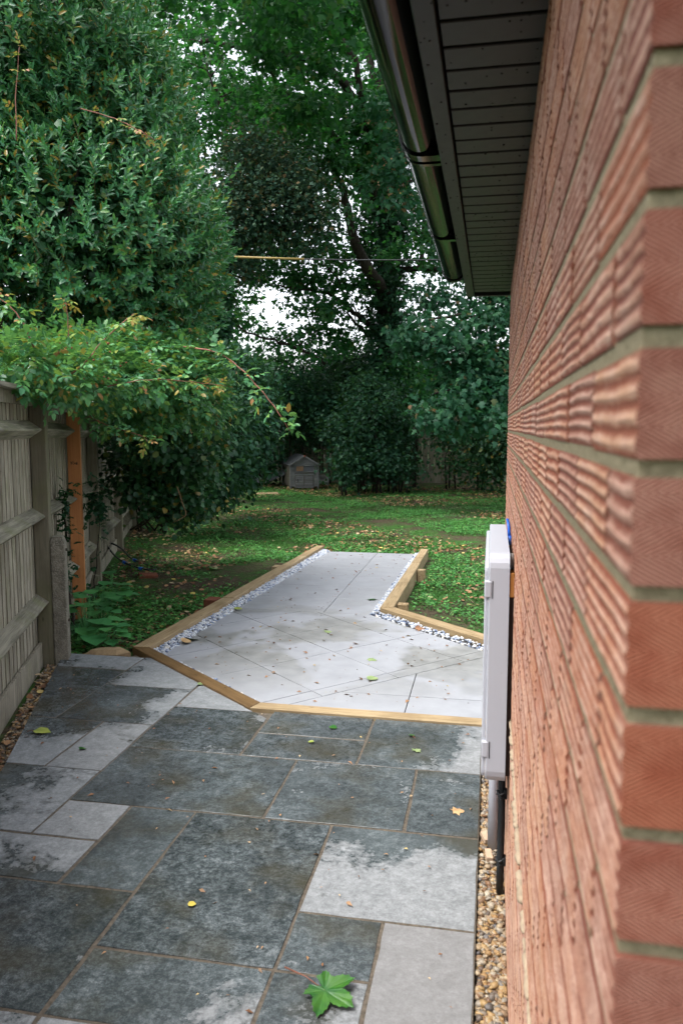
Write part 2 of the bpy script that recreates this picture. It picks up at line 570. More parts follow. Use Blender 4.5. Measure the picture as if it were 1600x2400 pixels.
    M['sleeper_wet'] = wood_mat('sleeper_wet', (0.07, 0.038, 0.014), (0.27, 0.17, 0.075), 1, 7.0, 0.5, True, 0.35)
    M['cut_wood'] = wood_mat('cut_wood', (0.28, 0.10, 0.02), (0.58, 0.26, 0.07), 2, 9.0, 0.75, False, 0.3)
    M['coop_wood'] = wood_mat('coop_wood', (0.08, 0.085, 0.085), (0.20, 0.21, 0.21), 0, 4.0, 0.8, False, 0.3, 0.15)
    M['coop_dark'] = wood_mat('coop_dark', (0.06, 0.055, 0.045), (0.14, 0.13, 0.10), 0, 4.0, 0.85, False, 0.3, 0.3)
    M['coop_mesh'] = plain_mat('coop_mesh', (0.10, 0.11, 0.12), 0.7, 0.3)
    M['orange_card'] = plain_mat('orange_card', (0.22, 0.14, 0.085), 0.7, 0.2)
    M['felt'] = plain_mat('roof_felt', (0.030, 0.034, 0.038), 0.8, 0.3, 0.2, 30, 0.4)
    M['roof_tile'] = plain_mat('roof_tile', (0.20, 0.20, 0.20), 0.8, 0.2, 0.3, 4, 0.4)
    M['render_wall'] = plain_mat('render_wall', (0.40, 0.37, 0.33), 0.9, 0.2)
    t = NT('concrete')
    co = t.coord('Object')
    v = t.voronoi(co, 95)
    n = t.noise(co, 14, 5, 0.7)
    c = t.ramp(n, [(0.3, (0.10, 0.092, 0.072)), (0.7, (0.25, 0.235, 0.19))])
    c = t.mix(t.ramp(v, [(0.1, 0.75), (0.35, 0.0)]), c, (0.36, 0.34, 0.29))
    M['concrete'] = t.done(t.bsdf(c, 0.9, 0.2, normal=t.bump(t.math('ADD', v, n), 0.8, 0.006)))
    M['slate'] = plain_mat('slate', (0.17, 0.18, 0.20), 0.6, 0.4, 0.2, 20)
    M['sandstone'] = plain_mat('sandstone', (0.36, 0.26, 0.15), 0.9, 0.2, 0.3, 25, 0.6)
    M['brick_block'] = plain_mat('brick_block', (0.19, 0.07, 0.04), 0.9, 0.2, 0.3, 40, 0.5)

    def stone_mat(name, stops, rough=0.55):
        t = NT(name)
        c = t.ramp(t.island(), stops, 'LINEAR')
        n = t.noise(t.coord('Object'), 70, 3)
        c = t.mix(t.math('MULTIPLY', n, 0.45), c, (0.10, 0.07, 0.04), 'MIX')
        return t.done(t.bsdf(c, rough, 0.4, normal=t.bump(n, 0.3, 0.003)))
    M['gravel'] = stone_mat('gravel', [(0, (0.38, 0.25, 0.11)), (0.2, (0.30, 0.17, 0.065)), (0.4, (0.42, 0.34, 0.23)), (0.55, (0.20, 0.10, 0.045)), (0.7, (0.10, 0.08, 0.07)), (0.82, (0.44, 0.38, 0.29)), (1, (0.08, 0.08, 0.09))])
    t = NT('chippings')
    c = t.ramp(t.island(), [(0, (0.58, 0.60, 0.63)), (0.30, (0.50, 0.53, 0.58)), (0.55, (0.24, 0.29, 0.40)), (0.72, (0.08, 0.11, 0.19)), (0.82, (0.40, 0.45, 0.55)), (0.93, (0.60, 0.57, 0.52))], 'CONSTANT')
    M['chippings'] = t.done(t.bsdf(c, 0.55, 0.4))

    # bark and leaves
    t = NT('bark')
    co = t.coord('Object')
    n = t.noise(t.mapping(co, (9, 9, 1.6)), 2, 5, 0.7)
    c = t.ramp(n, [(0.3, (0.012, 0.010, 0.008)), (0.7, (0.052, 0.042, 0.034))])
    M['bark'] = t.done(t.bsdf(c, 0.9, 0.15, normal=t.bump(n, 0.8, 0.02)))
    M['cane'] = plain_mat('cane', (0.16, 0.12, 0.05), 0.6, 0.3, 0.3)
    M['red_cane'] = plain_mat('red_cane', (0.22, 0.09, 0.06), 0.6, 0.3, 0.3)
    M['dry_stem'] = plain_mat('dry_stem', (0.30, 0.20, 0.11), 0.8, 0.2, 0.3)
    M['bay_leaf'] = leaf_mat('bay_leaf', [(0, (0.034, 0.145, 0.075)), (0.4, (0.060, 0.225, 0.098)), (0.8, (0.110, 0.31, 0.105)), (0.925, (0.17, 0.36, 0.085)), (0.94, (0.30, 0.21, 0.03)), (1, (0.40, 0.24, 0.03))], 0.34, 0.25, 0.6, (0.12, 0.42, 0.05))
    M['rose_leaf'] = leaf_mat('rose_leaf', [(0, (0.03, 0.14, 0.06)), (0.45, (0.055, 0.22, 0.08)), (0.80, (0.10, 0.30, 0.08)), (0.93, (0.22, 0.34, 0.06)), (0.96, (0.36, 0.30, 0.05)), (1, (0.38, 0.14, 0.05))], 0.42, 0.3, 0.45, (0.2, 0.4, 0.05))
    M['rose_tip'] = leaf_mat('rose_tip', [(0, (0.12, 0.25, 0.05)), (0.3, (0.25, 0.33, 0.06)), (0.6, (0.34, 0.26, 0.06)), (1, (0.40, 0.12, 0.06))], 0.45, 0.3, 0.4, (0.3, 0.3, 0.05))
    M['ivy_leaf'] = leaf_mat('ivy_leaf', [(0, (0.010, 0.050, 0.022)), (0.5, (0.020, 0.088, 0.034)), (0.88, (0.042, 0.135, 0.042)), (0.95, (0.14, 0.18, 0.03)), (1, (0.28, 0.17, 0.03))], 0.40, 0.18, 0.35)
    M['hedge_leaf'] = leaf_mat('hedge_leaf', [(0, (0.005, 0.030, 0.018)), (0.6, (0.010, 0.054, 0.028)), (1, (0.028, 0.09, 0.032))], 0.55, 0.2, 0.2)  # canopy shade over the far end is put into this dark green
    M['maple_leaf'] = leaf_mat('maple_leaf', [(0, (0.008, 0.050, 0.022)), (0.5, (0.016, 0.082, 0.028)), (0.93, (0.038, 0.13, 0.026)), (1, (0.10, 0.13, 0.025))], 0.55, 0.42, 0.22, (0.06, 0.30, 0.03))
    M['maple_near'] = leaf_mat('maple_near', [(0, (0.012, 0.066, 0.036)), (0.6, (0.022, 0.098, 0.048)), (0.97, (0.040, 0.14, 0.052)), (1, (0.20, 0.09, 0.04))], 0.5, 0.3, 0.3, (0.08, 0.30, 0.08))
    M['plum_leaf'] = leaf_mat('plum_leaf', [(0, (0.009, 0.034, 0.022)), (0.6, (0.018, 0.052, 0.032)), (0.85, (0.034, 0.072, 0.034)), (1, (0.11, 0.060, 0.022))], 0.6, 0.2, 0.15, (0.10, 0.14, 0.05))
    M['broad_leaf'] = leaf_mat('broad_leaf', [(0, (0.055, 0.24, 0.08)), (1, (0.10, 0.35, 0.10))], 0.45, 0.2, 0.4)
    M['ground_leaf'] = leaf_mat('ground_leaf', [(0, (0.038, 0.16, 0.035)), (0.5, (0.068, 0.26, 0.055)), (0.9, (0.13, 0.36, 0.085)), (1, (0.26, 0.38, 0.10))], 0.5, 0.25, 0.35, (0.15, 0.45, 0.05))
    M['grass'] = leaf_mat('grass_blade', [(0, (0.02, 0.085, 0.012)), (0.6, (0.035, 0.14, 0.02)), (1, (0.08, 0.20, 0.035))], 0.5, 0.25, 0.3)
    t = NT('dead_leaf')
    c = t.ramp(t.island(), [(0, (0.10, 0.042, 0.018)), (0.3, (0.22, 0.10, 0.042)), (0.6, (0.34, 0.20, 0.10)), (0.8, (0.15, 0.085, 0.05)), (0.93, (0.48, 0.36, 0.22)), (1, (0.50, 0.38, 0.08))])
    M['dead_leaf'] = t.done(t.bsdf(c, 0.6, 0.35))

    def one_leaf(name, a, b):
        t = NT(name)
        n = t.noise(t.coord('Object'), 22, 4)
        c = t.ramp(n, [(0.35, a), (0.65, b)])
        return t.done(t.bsdf(c, 0.38, 0.5, normal=t.bump(n, 0.3, 0.003)))
    M['leaf_green'] = one_leaf('leaf_green', (0.010, 0.080, 0.012), (0.045, 0.14, 0.016))
    M['leaf_pale'] = one_leaf('leaf_pale', (0.17, 0.25, 0.10), (0.27, 0.34, 0.15))
    M['leaf_yellow'] = one_leaf('leaf_yellow', (0.50, 0.40, 0.05), (0.62, 0.52, 0.12))
    M['leaf_lime'] = one_leaf('leaf_lime', (0.20, 0.26, 0.05), (0.34, 0.38, 0.08))
    M['leaf_tan'] = one_leaf('leaf_tan', (0.36, 0.20, 0.08), (0.55, 0.38, 0.20))
    M['leaf_brown'] = one_leaf('leaf_brown', (0.16, 0.07, 0.03), (0.30, 0.15, 0.07))


make_materials()

# ------------------------------------------------------------------ leaf meshes
def _lance():
    v = [(0,0,0), (.28,.40,.07), (.68,.36,.04), (1,0,-.10), (.68,-.36,.04), (.28,-.40,.07), (.28,0,0), (.68,0,-.03)]
    f = [(0,6,1), (6,7,2), (6,2,1), (7,3,2), (0,5,6), (6,5,4), (6,4,7), (7,4,3)]
    return np.array(v), np.array(f)

def _oval():
    v = [(0,0,0), (.40,.42,.10), (1,0,-.08), (.40,-.42,.10)]
    return np.array(v), np.array([(0,2,1), (0,3,2)])

def _maple(half):
    base, tip, cen = (0,0,0), (1,0,-.16), (.30,0,.03)
    up = [(x, y, -.06 - .16 * y * y) for x, y in half]
    out = [base] + [(x, -y, z) for x, y, z in up] + [tip] + up[::-1]
    n = len(out)
    v = out + [cen]
    f = [(n, i, (i + 1) % n) for i in range(n)]
    return np.array(v), np.array(f)

def _pad():
    v = [(0,0,0), (.15,.42,.05), (.6,.5,.06), (1,.12,0), (1,-.12,0), (.6,-.5,.06), (.15,-.42,.05), (.45,0,0)]
    f = [(7,i,(i+1)%7) for i in range(7)]
    f = [(a, c, b) for a, b, c in f]
    return np.array(v), np.array(f)

def _blade():
    return np.array([(0,.5,0), (0,-.5,0), (.6,.35,.05), (.6,-.35,.05), (1,0,-.1)]), np.array([(0,1,3), (0,3,2), (2,3,4)])

TPL = {'lance': _lance(), 'oval': _oval(), 'pad': _pad(), 'blade': _blade(),
       'maple': _maple([(-.10,.32), (.12,.27), (.26,.62), (.46,.25), (.62,.30)]),
       'maple_far': _maple([(-.05,.34), (.30,.56), (.48,.22)])}


def unit(a):
    return a / np.maximum(np.linalg.norm(a, axis=-1, keepdims=True), 1e-9)


def leaf_mesh(name, P, A, N, S, shape, width=1.0, mat=None, parent=None, stretch=None):
    P, A, N, S = np.asarray(P, float), unit(np.asarray(A, float)), np.asarray(N, float), np.asarray(S, float)
    B = unit(np.cross(N, A)); N = np.cross(A, B)
    tv, tf = TPL[shape]
    n, k = len(P), len(tv)
    S = S.reshape(-1, 1, 1)
    V = P[:, None, :] + S * (tv[None, :, 0:1] * A[:, None, :] + tv[None, :, 1:2] * width * B[:, None, :] + tv[None, :, 2:3] * N[:, None, :])
    Fs = (tf[None] + (np.arange(n) * k)[:, None, None]).reshape(-1, 3)
    me = bpy.data.meshes.new(name)
    me.vertices.add(n * k); me.vertices.foreach_set('co', V.astype(np.float32).ravel())
    m = len(Fs)
    me.loops.add(m * 3); me.loops.foreach_set('vertex_index', Fs.astype(np.int32).ravel())
    me.polygons.add(m)
    me.polygons.foreach_set('loop_start', np.arange(0, m * 3, 3, dtype=np.int32))
    me.polygons.foreach_set('loop_total', np.full(m, 3, np.int32))
    me.update(calc_edges=True)
    if shape in ('lance', 'pad', 'maple'):
        me.polygons.foreach_set('use_smooth', np.ones(m, bool))
    return link(name, me, mat, parent)


def rand_dirs(n):
    return unit(RNG.normal(size=(n, 3)))


def in_ellipsoids(blobs, n, shell=0.33):
    """points inside a set of blobs (centre, radii along RGT/up/forward), biased to their shells; returns points and outward directions"""
    vol = np.array([b[1][0] * b[1][1] * b[1][2] for b in blobs]) ** 0.75
    w = np.array([b[2] if len(b) > 2 else 1.0 for b in blobs]) * vol
    idx = RNG.choice(len(blobs), n, p=w / w.sum())
    C = np.array([b[0] for b in blobs])[idx]
    Rr = np.array([b[1] for b in blobs])[idx]
    d = rand_dirs(n)
    r = RNG.random(n)[:, None] ** shell
    fw = np.array([-_sy, _cy, 0.0])
    ax = np.stack([RGT, np.array([0, 0, 1.0]), fw])
    loc = d * r * Rr
    P = C + loc @ ax
    O = unit((d / Rr) @ ax)
    return P, O


def blob(px, py, rx, ry, d, rd, w=1.0):
    return (at(px, py, d), (rx * d / F_PX, ry * d / F_PX, rd), w)


def clumped(blobs, n_clump, per, cr, ln, up=0.7, out=0.5, droop=0.3, shell=0.33, keep=None):
    """leaves in clumps: returns P, A, N, S"""
    C, O = in_ellipsoids(blobs, n_clump, shell)
    if keep is not None:
        k = keep(C); C, O = C[k], O[k]
    n = len(C) * per
    ci = np.repeat(np.arange(len(C)), per)
    off = RNG.normal(size=(n, 3)) * cr * (0.6 + 0.8 * RNG.random((len(C), 1)))[ci]
    off[:, 2] *= 0.6
    P = C[ci] + off
    Z = np.array([0, 0, 1.0])
    A = O[ci] * out + rand_dirs(n) * 0.9 - Z * droop
    N = Z * up + O[ci] * 0.5 + rand_dirs(n) * 0.55
    S = ln * (0.65 + 0.6 * RNG.random(n))
    return P, A, N, S


def shoots(blobs, n_shoot, per, tl, ln, upw=0.8, shell=0.12, keep=None):
    """leafy shoots with spirally set leaves"""
    C, O = in_ellipsoids(blobs, n_shoot, shell)
    if keep is not None:
        k = keep(C); C, O = C[k], O[k]
    m = len(C)
    T = unit(O * 0.65 + np.array([0, 0, upw]) + RNG.normal(size=(m, 3)) * 0.28)
    ref = unit(np.cross(T, rand_dirs(m))); ref2 = np.cross(T, ref)
    L = tl * (0.6 + 0.8 * RNG.random(m))
    Ps, As, Ns, Ss = [], [], [], []
    for k in range(per):
        a = k * 2.4 + RNG.random(m) * 0.6
        rad = ref * np.cos(a)[:, None] + ref2 * np.sin(a)[:, None]
        s = (k + 0.5) / per
        P = C + T * (L * s)[:, None]
        A = unit(T * (0.35 + 0.75 * s) + rad * (0.95 - 0.45 * s))
        Ps.append(P); As.append(A); Ns.append(T - 0.25 * rad + RNG.normal(size=(m, 3)) * 0.15)
        Ss.append(ln * (0.75 + 0.4 * RNG.random(m)) * (1.05 - 0.3 * s))
    return np.concatenate(Ps), np.concatenate(As), np.concatenate(Ns), np.concatenate(Ss), C, T, L


def join_tubes(name, lines, mat, parent, n=5, inv=None):
    """one object for each stem; twigs too small to pick apart stay one mass"""
    if name == 'twigs':
        mb = MB()
        for pts, rads in lines: mb.tube(pts, rads, n)
        return tag(mb.build(name, mat, parent, smooth=True), kind='stuff')
    for pts, rads in lines:
        mb = MB(); mb.tube(pts, rads, n)
        o = mb.build(name, mat, parent, smooth=True, loc=inv)
    return o


# ================================================================== SETTING
LAWN = -0.13

def lawn_z(x, y):
    """height of the garden ground"""
    z = LAWN + 0.012 * np.sin(x * 1.7 + 0.6 * y) + 0.012 * np.sin(y * 1.3 - 0.8 * x) + 0.008 * np.sin(3.1 * x + 2.3 * y)
    # soil heaped along the left fence
    s = (x + 3.13) * math.cos(R(21.3)) + (y - 5.12) * math.sin(R(21.3))
    z = z + 0.07 * np.exp(-np.maximum(s, -1.0) / 0.7)
    # level with the paving beside it
    return z

def build_ground():
    """one sheet out to the horizon, finer near the garden"""
    def axis(lo, hi, step, far):
        a = list(np.arange(lo, hi + 1e-6, step))
        b, s = [], step
        x = hi
        while x < far:
            s *= 1.6; x += s; b.append(x)
        c, s = [], step
        x = lo
        while x > -far:
            s *= 1.6; x -= s; c.append(x)
        return np.array(c[::-1] + a + b)
    xs, ys = axis(-9, 4, 0.16, 700), axis(-1, 26, 0.16, 700)
    X, Y = np.meshgrid(xs, ys)
    Z = lawn_z(X, Y)
    Z = np.where((X > -9.5) & (X < 4.5) & (Y > -1.5) & (Y < 26.5), Z, LAWN)
    V = np.stack([X, Y, Z], -1).reshape(-1, 3)
    nx, ny = len(xs), len(ys)
    i = np.arange(nx - 1)[None] + nx * np.arange(ny - 1)[:, None]
    Fq = np.stack([i, i + 1, i + nx + 1, i + nx], -1).reshape(-1, 4)
    me = bpy.data.meshes.new('ground')
    me.from_pydata(V.tolist(), [], Fq.tolist())
    me.polygons.foreach_set('use_smooth', [True] * len(me.polygons))
    tag(link('ground', me, M['soil']), kind='structure')

build_ground()

# ------------------------------------------------------------------ patio
X0, Y0, MOD = -0.023, 1.896, 0.305
PAT_LEFT = ((-2.02, 2.55), (-3.0, 4.96))      # left edge runs beside the fence
C1, C2, C3 = (-2.658, 5.455), (-1.390, 4.365), (0.074, 4.350)
SLABS = [  # i0 i1 j0 j1  dry  dry_x dry_y warm
    (0,1,0,2, .55,.0,.0,.55), (1,2,1,2, -.22,.0,.0,.25), (1,2,-1,1, -.02,.9,-.3,.1), (0,2,2,4, .10,.1,-1.0,.08),
    (2,4,1,4, -.34,-.1,.0,.0), (2,4,0,1, -.30,.9,-.9,.1), (4,6,0,2, -.36,.1,.0,.0), (4,5,2,4, -.42,.0,.0,.0),
    (5,7,2,3, .10,.1,1.9,.0), (5,6,3,4, .42,.0,.4,.12), (6,8,3,5, .02,.9,-.1,.0), (3,6,4,6, -.38,-.2,.1,.0),
    (1,3,4,6, -.28,.1,.7,.0), (0,1,4,6, -.36,.2,.5,.0), (0,2,6,8.2, -.16,1.3,-.35,.0), (2,4,6,7, -.40,.0,.0,.0),
    (2,4,7,8.2, -.32,.1,.5,.0), (4,6,6,8, -.20,.3,.1,.1), (4,6,8,11, .36,.0,.5,.0), (6,7,5,7, .16,.1,-1.0,.15),
    (7,10,5,7, .10,.0,-1.1,.0), (6,8,7,9, -.16,.9,-.2,.0), (6,8,9,12, .20,.6,.2,.0), (8,11,7,10, -.50,.0,.0,.0),
    (8,11,10,11, .14,.2,.3,.0),
    (0,1,-2,0, -.2,0,0,0), (1,2,-3,-1, -.3,0,0,0), (2,4,-2,0, -.1,0,.8,0), (4,6,-2,0, -.1,0,.6,0), (6,8,0,3, -.3,0,0,0), (7,8,2,3, .1,0,0,0),
    (0,1,-4,-2, .2,0,0,0), (1,3,-5,-3, -.3,0,0,0), (2,4,-3,-2, -.2,0,0,0), (3,6,-5,-3, -.2,0,0,0), (4,6,-3,-2, .2,0,0,0), (0,1,-6,-4, -.1,0,0,0)]

def build_patio():
    bed_poly = [(X0 + 0.004, -0.6), (X0 + 0.004, C2[1] - 0.03), (C2[0], C2[1] - 0.03), (C1[0] + 0.1, C1[1] - 0.16), (-2.6, 5.24), (-3.03, 5.24), (-2.98, 4.96), (-2.0, 2.5), (-1.9, -0.6)]
    mb = MB(); mb.prism(bed_poly, -0.10, -0.0032)
    bed = tag(mb.build('patio', M['joint']), kind='structure')
    for k, (i0, i1, j0, j1, dry, dx, dy, warm) in enumerate(SLABS):
        xa, xb = X0 - MOD * i1, X0 - MOD * i0
        ya, yb = Y0 + MOD * j0, Y0 + MOD * j1
        g = 0.0068
        poly = [(xa + g, ya + g), (xb - (0 if i0 == 0 else g), ya + g), (xb - (0 if i0 == 0 else g), yb - g), (xa + g, yb - g)]
        # hand-cut edges: corners never quite square
        poly = [(x + random.uniform(-.0025, .0025), y + random.uniform(-.0025, .0025)) for x, y in poly]
        lines = [(PAT_LEFT[1], PAT_LEFT[0]), ((0.0, 5.247), (-5, 5.247))]
        if (xa + xb) / 2 > C2[0] + 0.12:
            lines.append((C3, C2))
            pieces = [clip_all(poly, lines)]
        else:
            pieces = [clip_all(poly, lines + [(C2, C1)])]
        for pc in pieces:
            if len(pc) < 3 or area(pc) < 0.004: continue
            # rough riven outline: extra points along the edges
            fine = []
            n = len(pc)
            for a in range(n):
                p, q = Vector(pc[a]), Vector(pc[(a + 1) % n])
                L = (q - p).length
                m = max(1, int(L / 0.07))
                nn = Vector((-(q - p).y, (q - p).x)).normalized()
                for s in range(m):
                    t = s / m
                    w = 0 if s == 0 else random.uniform(-.0022, .0022)
                    fine.append(tuple(p.lerp(q, t) + nn * w))
            cx = sum(p[0] for p in fine) / len(fine); cy = sum(p[1] for p in fine) / len(fine)
            mb = MB(); mb.prism([(p[0] - cx, p[1] - cy) for p in fine], -0.035, random.uniform(-.001, .001), 0.0012)
            o = mb.build('paving_slab', M['paving'], bed, loc=(cx, cy, 0))
            o['dry'], o['dry_x'], o['dry_y'], o['warm'] = float(dry), float(dx), float(dy), float(warm)

build_patio()

# ------------------------------------------------------------------ tiled path behind the sleepers
TZ = -0.03
UV_U, UV_V = (0.727, -0.687), (0.687, 0.727)
L_IN0, L_IN1 = (-2.525, 5.468), (-2.285, 10.72)
R_IN0, R_IN1 = (-0.986, 7.092), (-0.921, 10.667)
R_D1 = (1.35, 4.815)                                  # the right-hand sleeper runs on behind the house
FR_IN = 4.447                                         # inner edge of the front sleeper

def build_path():
    bed = [(-2.40, 5.50), (-1.36, 4.48), (0.075, 4.452), (0.075, 4.31), (1.6, 4.31), (1.6, 4.66), (-0.98, 7.16), (-0.94, 10.53), (-2.29, 10.53)]
    mb = MB(); mb.prism(bed, -0.16, TZ - 0.012)
    path = tag(mb.build('tiled_path', M['tile_bed']), kind='structure')
    left = ((-2.405, 5.468), (-2.170, 10.72))        # chippings strip along the left sleeper
    pts_lines = [((left[1]), (left[0]))]
    fl = ((-2.40, 5.43), (-1.315, 4.50))             # front-left edge of the tiles
    gj = 0.0028
    def put(poly):
        poly = clip_all(poly, common)
        if len(poly) < 3 or area(poly) < 0.0015: return
        cx = sum(p[0] for p in poly) / len(poly); cy = sum(p[1] for p in poly) / len(poly)
        mb = MB(); mb.prism([(p[0] - cx, p[1] - cy) for p in poly], -0.02, random.uniform(-.0006, .0006), 0.0012)
        mb.build('porcelain_tile', M['tile'], path, loc=(cx, cy, TZ))
    def rect_uv(u0, u1, v0, v1):
        q = []
        for u, v in ((u0 + gj, v0 + gj), (u1 - gj, v0 + gj), (u1 - gj, v1 - gj), (u0 + gj, v1 - gj)):
            q.append((UV_U[0] * u + UV_V[0] * v, UV_U[1] * u + UV_V[1] * v))
        return q
    rd0 = (-1.07, 6.99); rd1 = (1.32, 4.66)           # right edge of the diagonal tiles, before the chippings
    big = 50
    # diagonal tiles
    common = [(left[1], left[0]), fl, ((-1.32, FR_IN + .006), (3, FR_IN + .006)), (rd1, rd0), ((3, 7.0), (-5, 7.0))]
    us = [-7.30, -6.68, -6.054, -5.42, -4.79, -4.14, -4.015]
    vs = [0.86, 1.49, 2.12, 2.753, 3.386, 4.014, 4.64, 5.27]
    for a in range(len(us) - 1):
        for b in range(len(vs) - 1):
            put(rect_uv(us[a], us[a + 1], vs[b], vs[b + 1]))
    # straight tiles beside the front sleeper: right of the narrow diagonal strip
    uo = -4.015 + gj
    p0 = (UV_U[0] * uo + UV_V[0] * 0, UV_U[1] * uo + UV_V[1] * 0); p1 = (UV_U[0] * uo + UV_V[0] * 9, UV_U[1] * uo + UV_V[1] * 9)
    common = [(p1, p0), ((-1.32, FR_IN + .006), (3, FR_IN + .006)), (rd1, rd0)]
    xs = [-1.38, -0.482, 0.42, 1.32]
    ys = [FR_IN, 4.865, 5.47, 6.1, 6.7]
    for a in range(3):
        for b in range(4):
            # the house stands in front of the right-hand columns only beyond its end wall
            put([(xs[a] + gj, ys[b] + gj), (xs[a + 1] - gj, ys[b] + gj), (xs[a + 1] - gj, ys[b + 1] - gj), (xs[a] + gj, ys[b + 1] - gj)])
    # straight run to the lawn
    common = [(left[1], left[0]), ((-1.07, 6.9), (-0.995, 10.7))]
    common = [(left[1], left[0]), ((-1.055, 6.9), (-0.985, 10.7))]
    ys = [7.0, 7.6, 8.2, 8.8, 9.4, 10.0, 10.51]
    for b in range(6):
        xs = [-2.5, -1.50, -0.9]
        for a in range(2):
            put([(xs[a] + gj, ys[b] + gj), (xs[a + 1] - gj, ys[b] + gj), (xs[a + 1] - gj, ys[b + 1] - gj), (xs[a] + gj, ys[b + 1] - gj)])

build_path()


# ------------------------------------------------------------------ stones
def stones(name, P, S, mat, flat=0.7):
    """rounded pebbles: squashed 14-corner stones"""
    base = []
    for i in range(6):
        a = i * math.pi / 3
        base.append((math.cos(a), math.sin(a), 0.0))
    for i in range(4):
        a = i * math.pi / 2 + 0.4
        base.append((0.62 * math.cos(a), 0.62 * math.sin(a), 0.72)); base.append((0.62 * math.cos(a), 0.62 * math.sin(a), -0.72))
    base = np.array(base)
    f = []
    up = [6, 8, 10, 12]; dn = [7, 9, 11, 13]
    f += [(6, 8, 10, 12), (13, 11, 9, 7)]
    ring = [(0, 6), (1, 6), (1, 8), (2, 8), (3, 8), (3, 10), (4, 10), (4, 12), (5, 12), (0, 12)]
    tris = [(0,1,6), (1,8,6), (1,2,8), (2,3,8), (3,10,8), (3,4,10), (4,12,10), (4,5,12), (5,0,12), (0,6,12)]
    f3 = [(6,8,10), (6,10,12)] + tris + [(a, c_, b) if True else None for a, b, c_ in []]
    lowmap = {6: 7, 8: 9, 10: 11, 12: 13}
    f3 += [tuple(reversed([lowmap.get(q, q) for q in t])) for t in f3]
    f3 = np.array(f3)
    n, k = len(P), len(base)
    jit = 1 + 0.22 * RNG.normal(size=(n, k, 1))
    V = base[None] * jit * np.stack([S, S * (0.6 + 0.4 * RNG.random(n)), S * flat * (0.6 + 0.5 * RNG.random(n))], -1)[:, None, :]
    yaw = RNG.random(n) * 6.283; tl = RNG.normal(size=n) * 0.45
    c, s = np.cos(yaw), np.sin(yaw)
    ct, st = np.cos(tl), np.sin(tl)
    x, y, z = V[..., 0], V[..., 1], V[..., 2]
    y, z = y * ct[:, None] - z * st[:, None], y * st[:, None] + z * ct[:, None]
    x, y = x * c[:, None] - y * s[:, None], x * s[:, None] + y * c[:, None]
    V = np.stack([x, y, z], -1) + P[:, None, :]
    Fs = (f3[None] + (np.arange(n) * k)[:, None, None]).reshape(-1, 3)
    me = bpy.data.meshes.new(name)
    me.vertices.add(n * k); me.vertices.foreach_set('co', V.astype(np.float32).ravel())
    m = len(Fs)
    me.loops.add(m * 3); me.loops.foreach_set('vertex_index', Fs.astype(np.int32).ravel())
    me.polygons.add(m)
    me.polygons.foreach_set('loop_start', np.arange(0, m * 3, 3, dtype=np.int32))
    me.polygons.foreach_set('loop_total', np.full(m, 3, np.int32))
    me.polygons.foreach_set('use_smooth', np.ones(m, bool))
    me.update(calc_edges=True)
    return link(name, me, mat)


def scatter(poly, n):
    xs = [p[0] for p in poly]; ys = [p[1] for p in poly]
    X = RNG.uniform(min(xs), max(xs), n * 4); Y = RNG.uniform(min(ys), max(ys), n * 4)
    k = inside(poly, X, Y)
    return X[k][:n], Y[k][:n]


WALL_X = 0.083
def build_gravel():
    # brown pea shingle between the patio and the house wall
    poly = [(X0 + 0.004, 0.2), (WALL_X - 0.002, 0.2), (WALL_X - 0.002, 4.33), (X0 + 0.004, 4.33)]
    mb = MB(); mb.prism(poly, -0.12, -0.035)
    tag(mb.build('shingle_bed', M['joint']), kind='structure')
    X, Y = scatter([(X0 + 0.012, 1.2), (WALL_X - 0.004, 1.2), (WALL_X - 0.004, 4.33), (X0 + 0.012, 4.33)], 3600)
    S = 0.0085 + 0.0095 * RNG.random(len(X)) ** 1.5
    Z = -0.03 + 0.012 * RNG.random(len(X)) + 0.008 * (RNG.random(len(X)) > .85)
    tag(stones('pea_shingle', np.stack([X, Y, Z], -1), S, M['gravel']), 'brown and tan pea shingle in the narrow strip along the brick wall', 'gravel', kind='stuff')
    # shingle strip by the fence
    poly = [(-2.68, 3.75), (-2.40, 3.55), (-3.03, 5.08), (-3.06, 5.22), (-3.16, 5.12)]
    poly = [(-1.75, 1.6), (-1.62, 1.6), (-3.0, 5.02), (-3.04, 5.2), (-3.16, 5.1)]
    mb = MB(); mb.prism(poly, -0.2, -0.045)
    tag(mb.build('shingle_bed', M['joint']), kind='structure')
    X, Y = scatter(poly, 3400)
    S = 0.008 + 0.009 * RNG.random(len(X)) ** 1.5
    Z = -0.045 + 0.014 * RNG.random(len(X))
    tag(stones('pea_shingle', np.stack([X, Y, Z], -1), S, M['gravel']), 'brown shingle and leaf litter strip between the patio edge and the fence foot', 'gravel', kind='stuff')
    # white and blue-grey chippings round the tiles
    L0, L1 = np.array(L_IN0), np.array(L_IN1)
    strips = [([(-2.525, 5.475), (-2.40, 5.47), (-2.166, 10.53), (-2.288, 10.62)], 3300),
              ([(-2.53, 5.47), (-2.40, 5.43), (-1.315, 4.50), (-1.372, 4.462)], 900),
              ([(-1.056, 6.98), (-0.983, 7.08), (-0.922, 10.6), (-0.985, 10.53)], 1300),
              ([(-1.066, 6.985), (-0.99, 7.09), (1.33, 4.83), (1.32, 4.665)], 2600)]
    Xs, Ys = [], []
    for p, n in strips:
        a, b = scatter(p, n); Xs.append(a); Ys.append(b)
    X, Y = np.concatenate(Xs), np.concatenate(Ys)
    S = 0.009 + 0.008 * RNG.random(len(X))
    Z = TZ - 0.004 + 0.014 * RNG.random(len(X))
    tag(stones('stone_chippings', np.stack([X, Y, Z], -1), S, M['chippings'], 0.8), 'white and blue-grey stone chippings between the pale tiles and the timber sleepers', 'chippings', kind='stuff')

build_gravel()


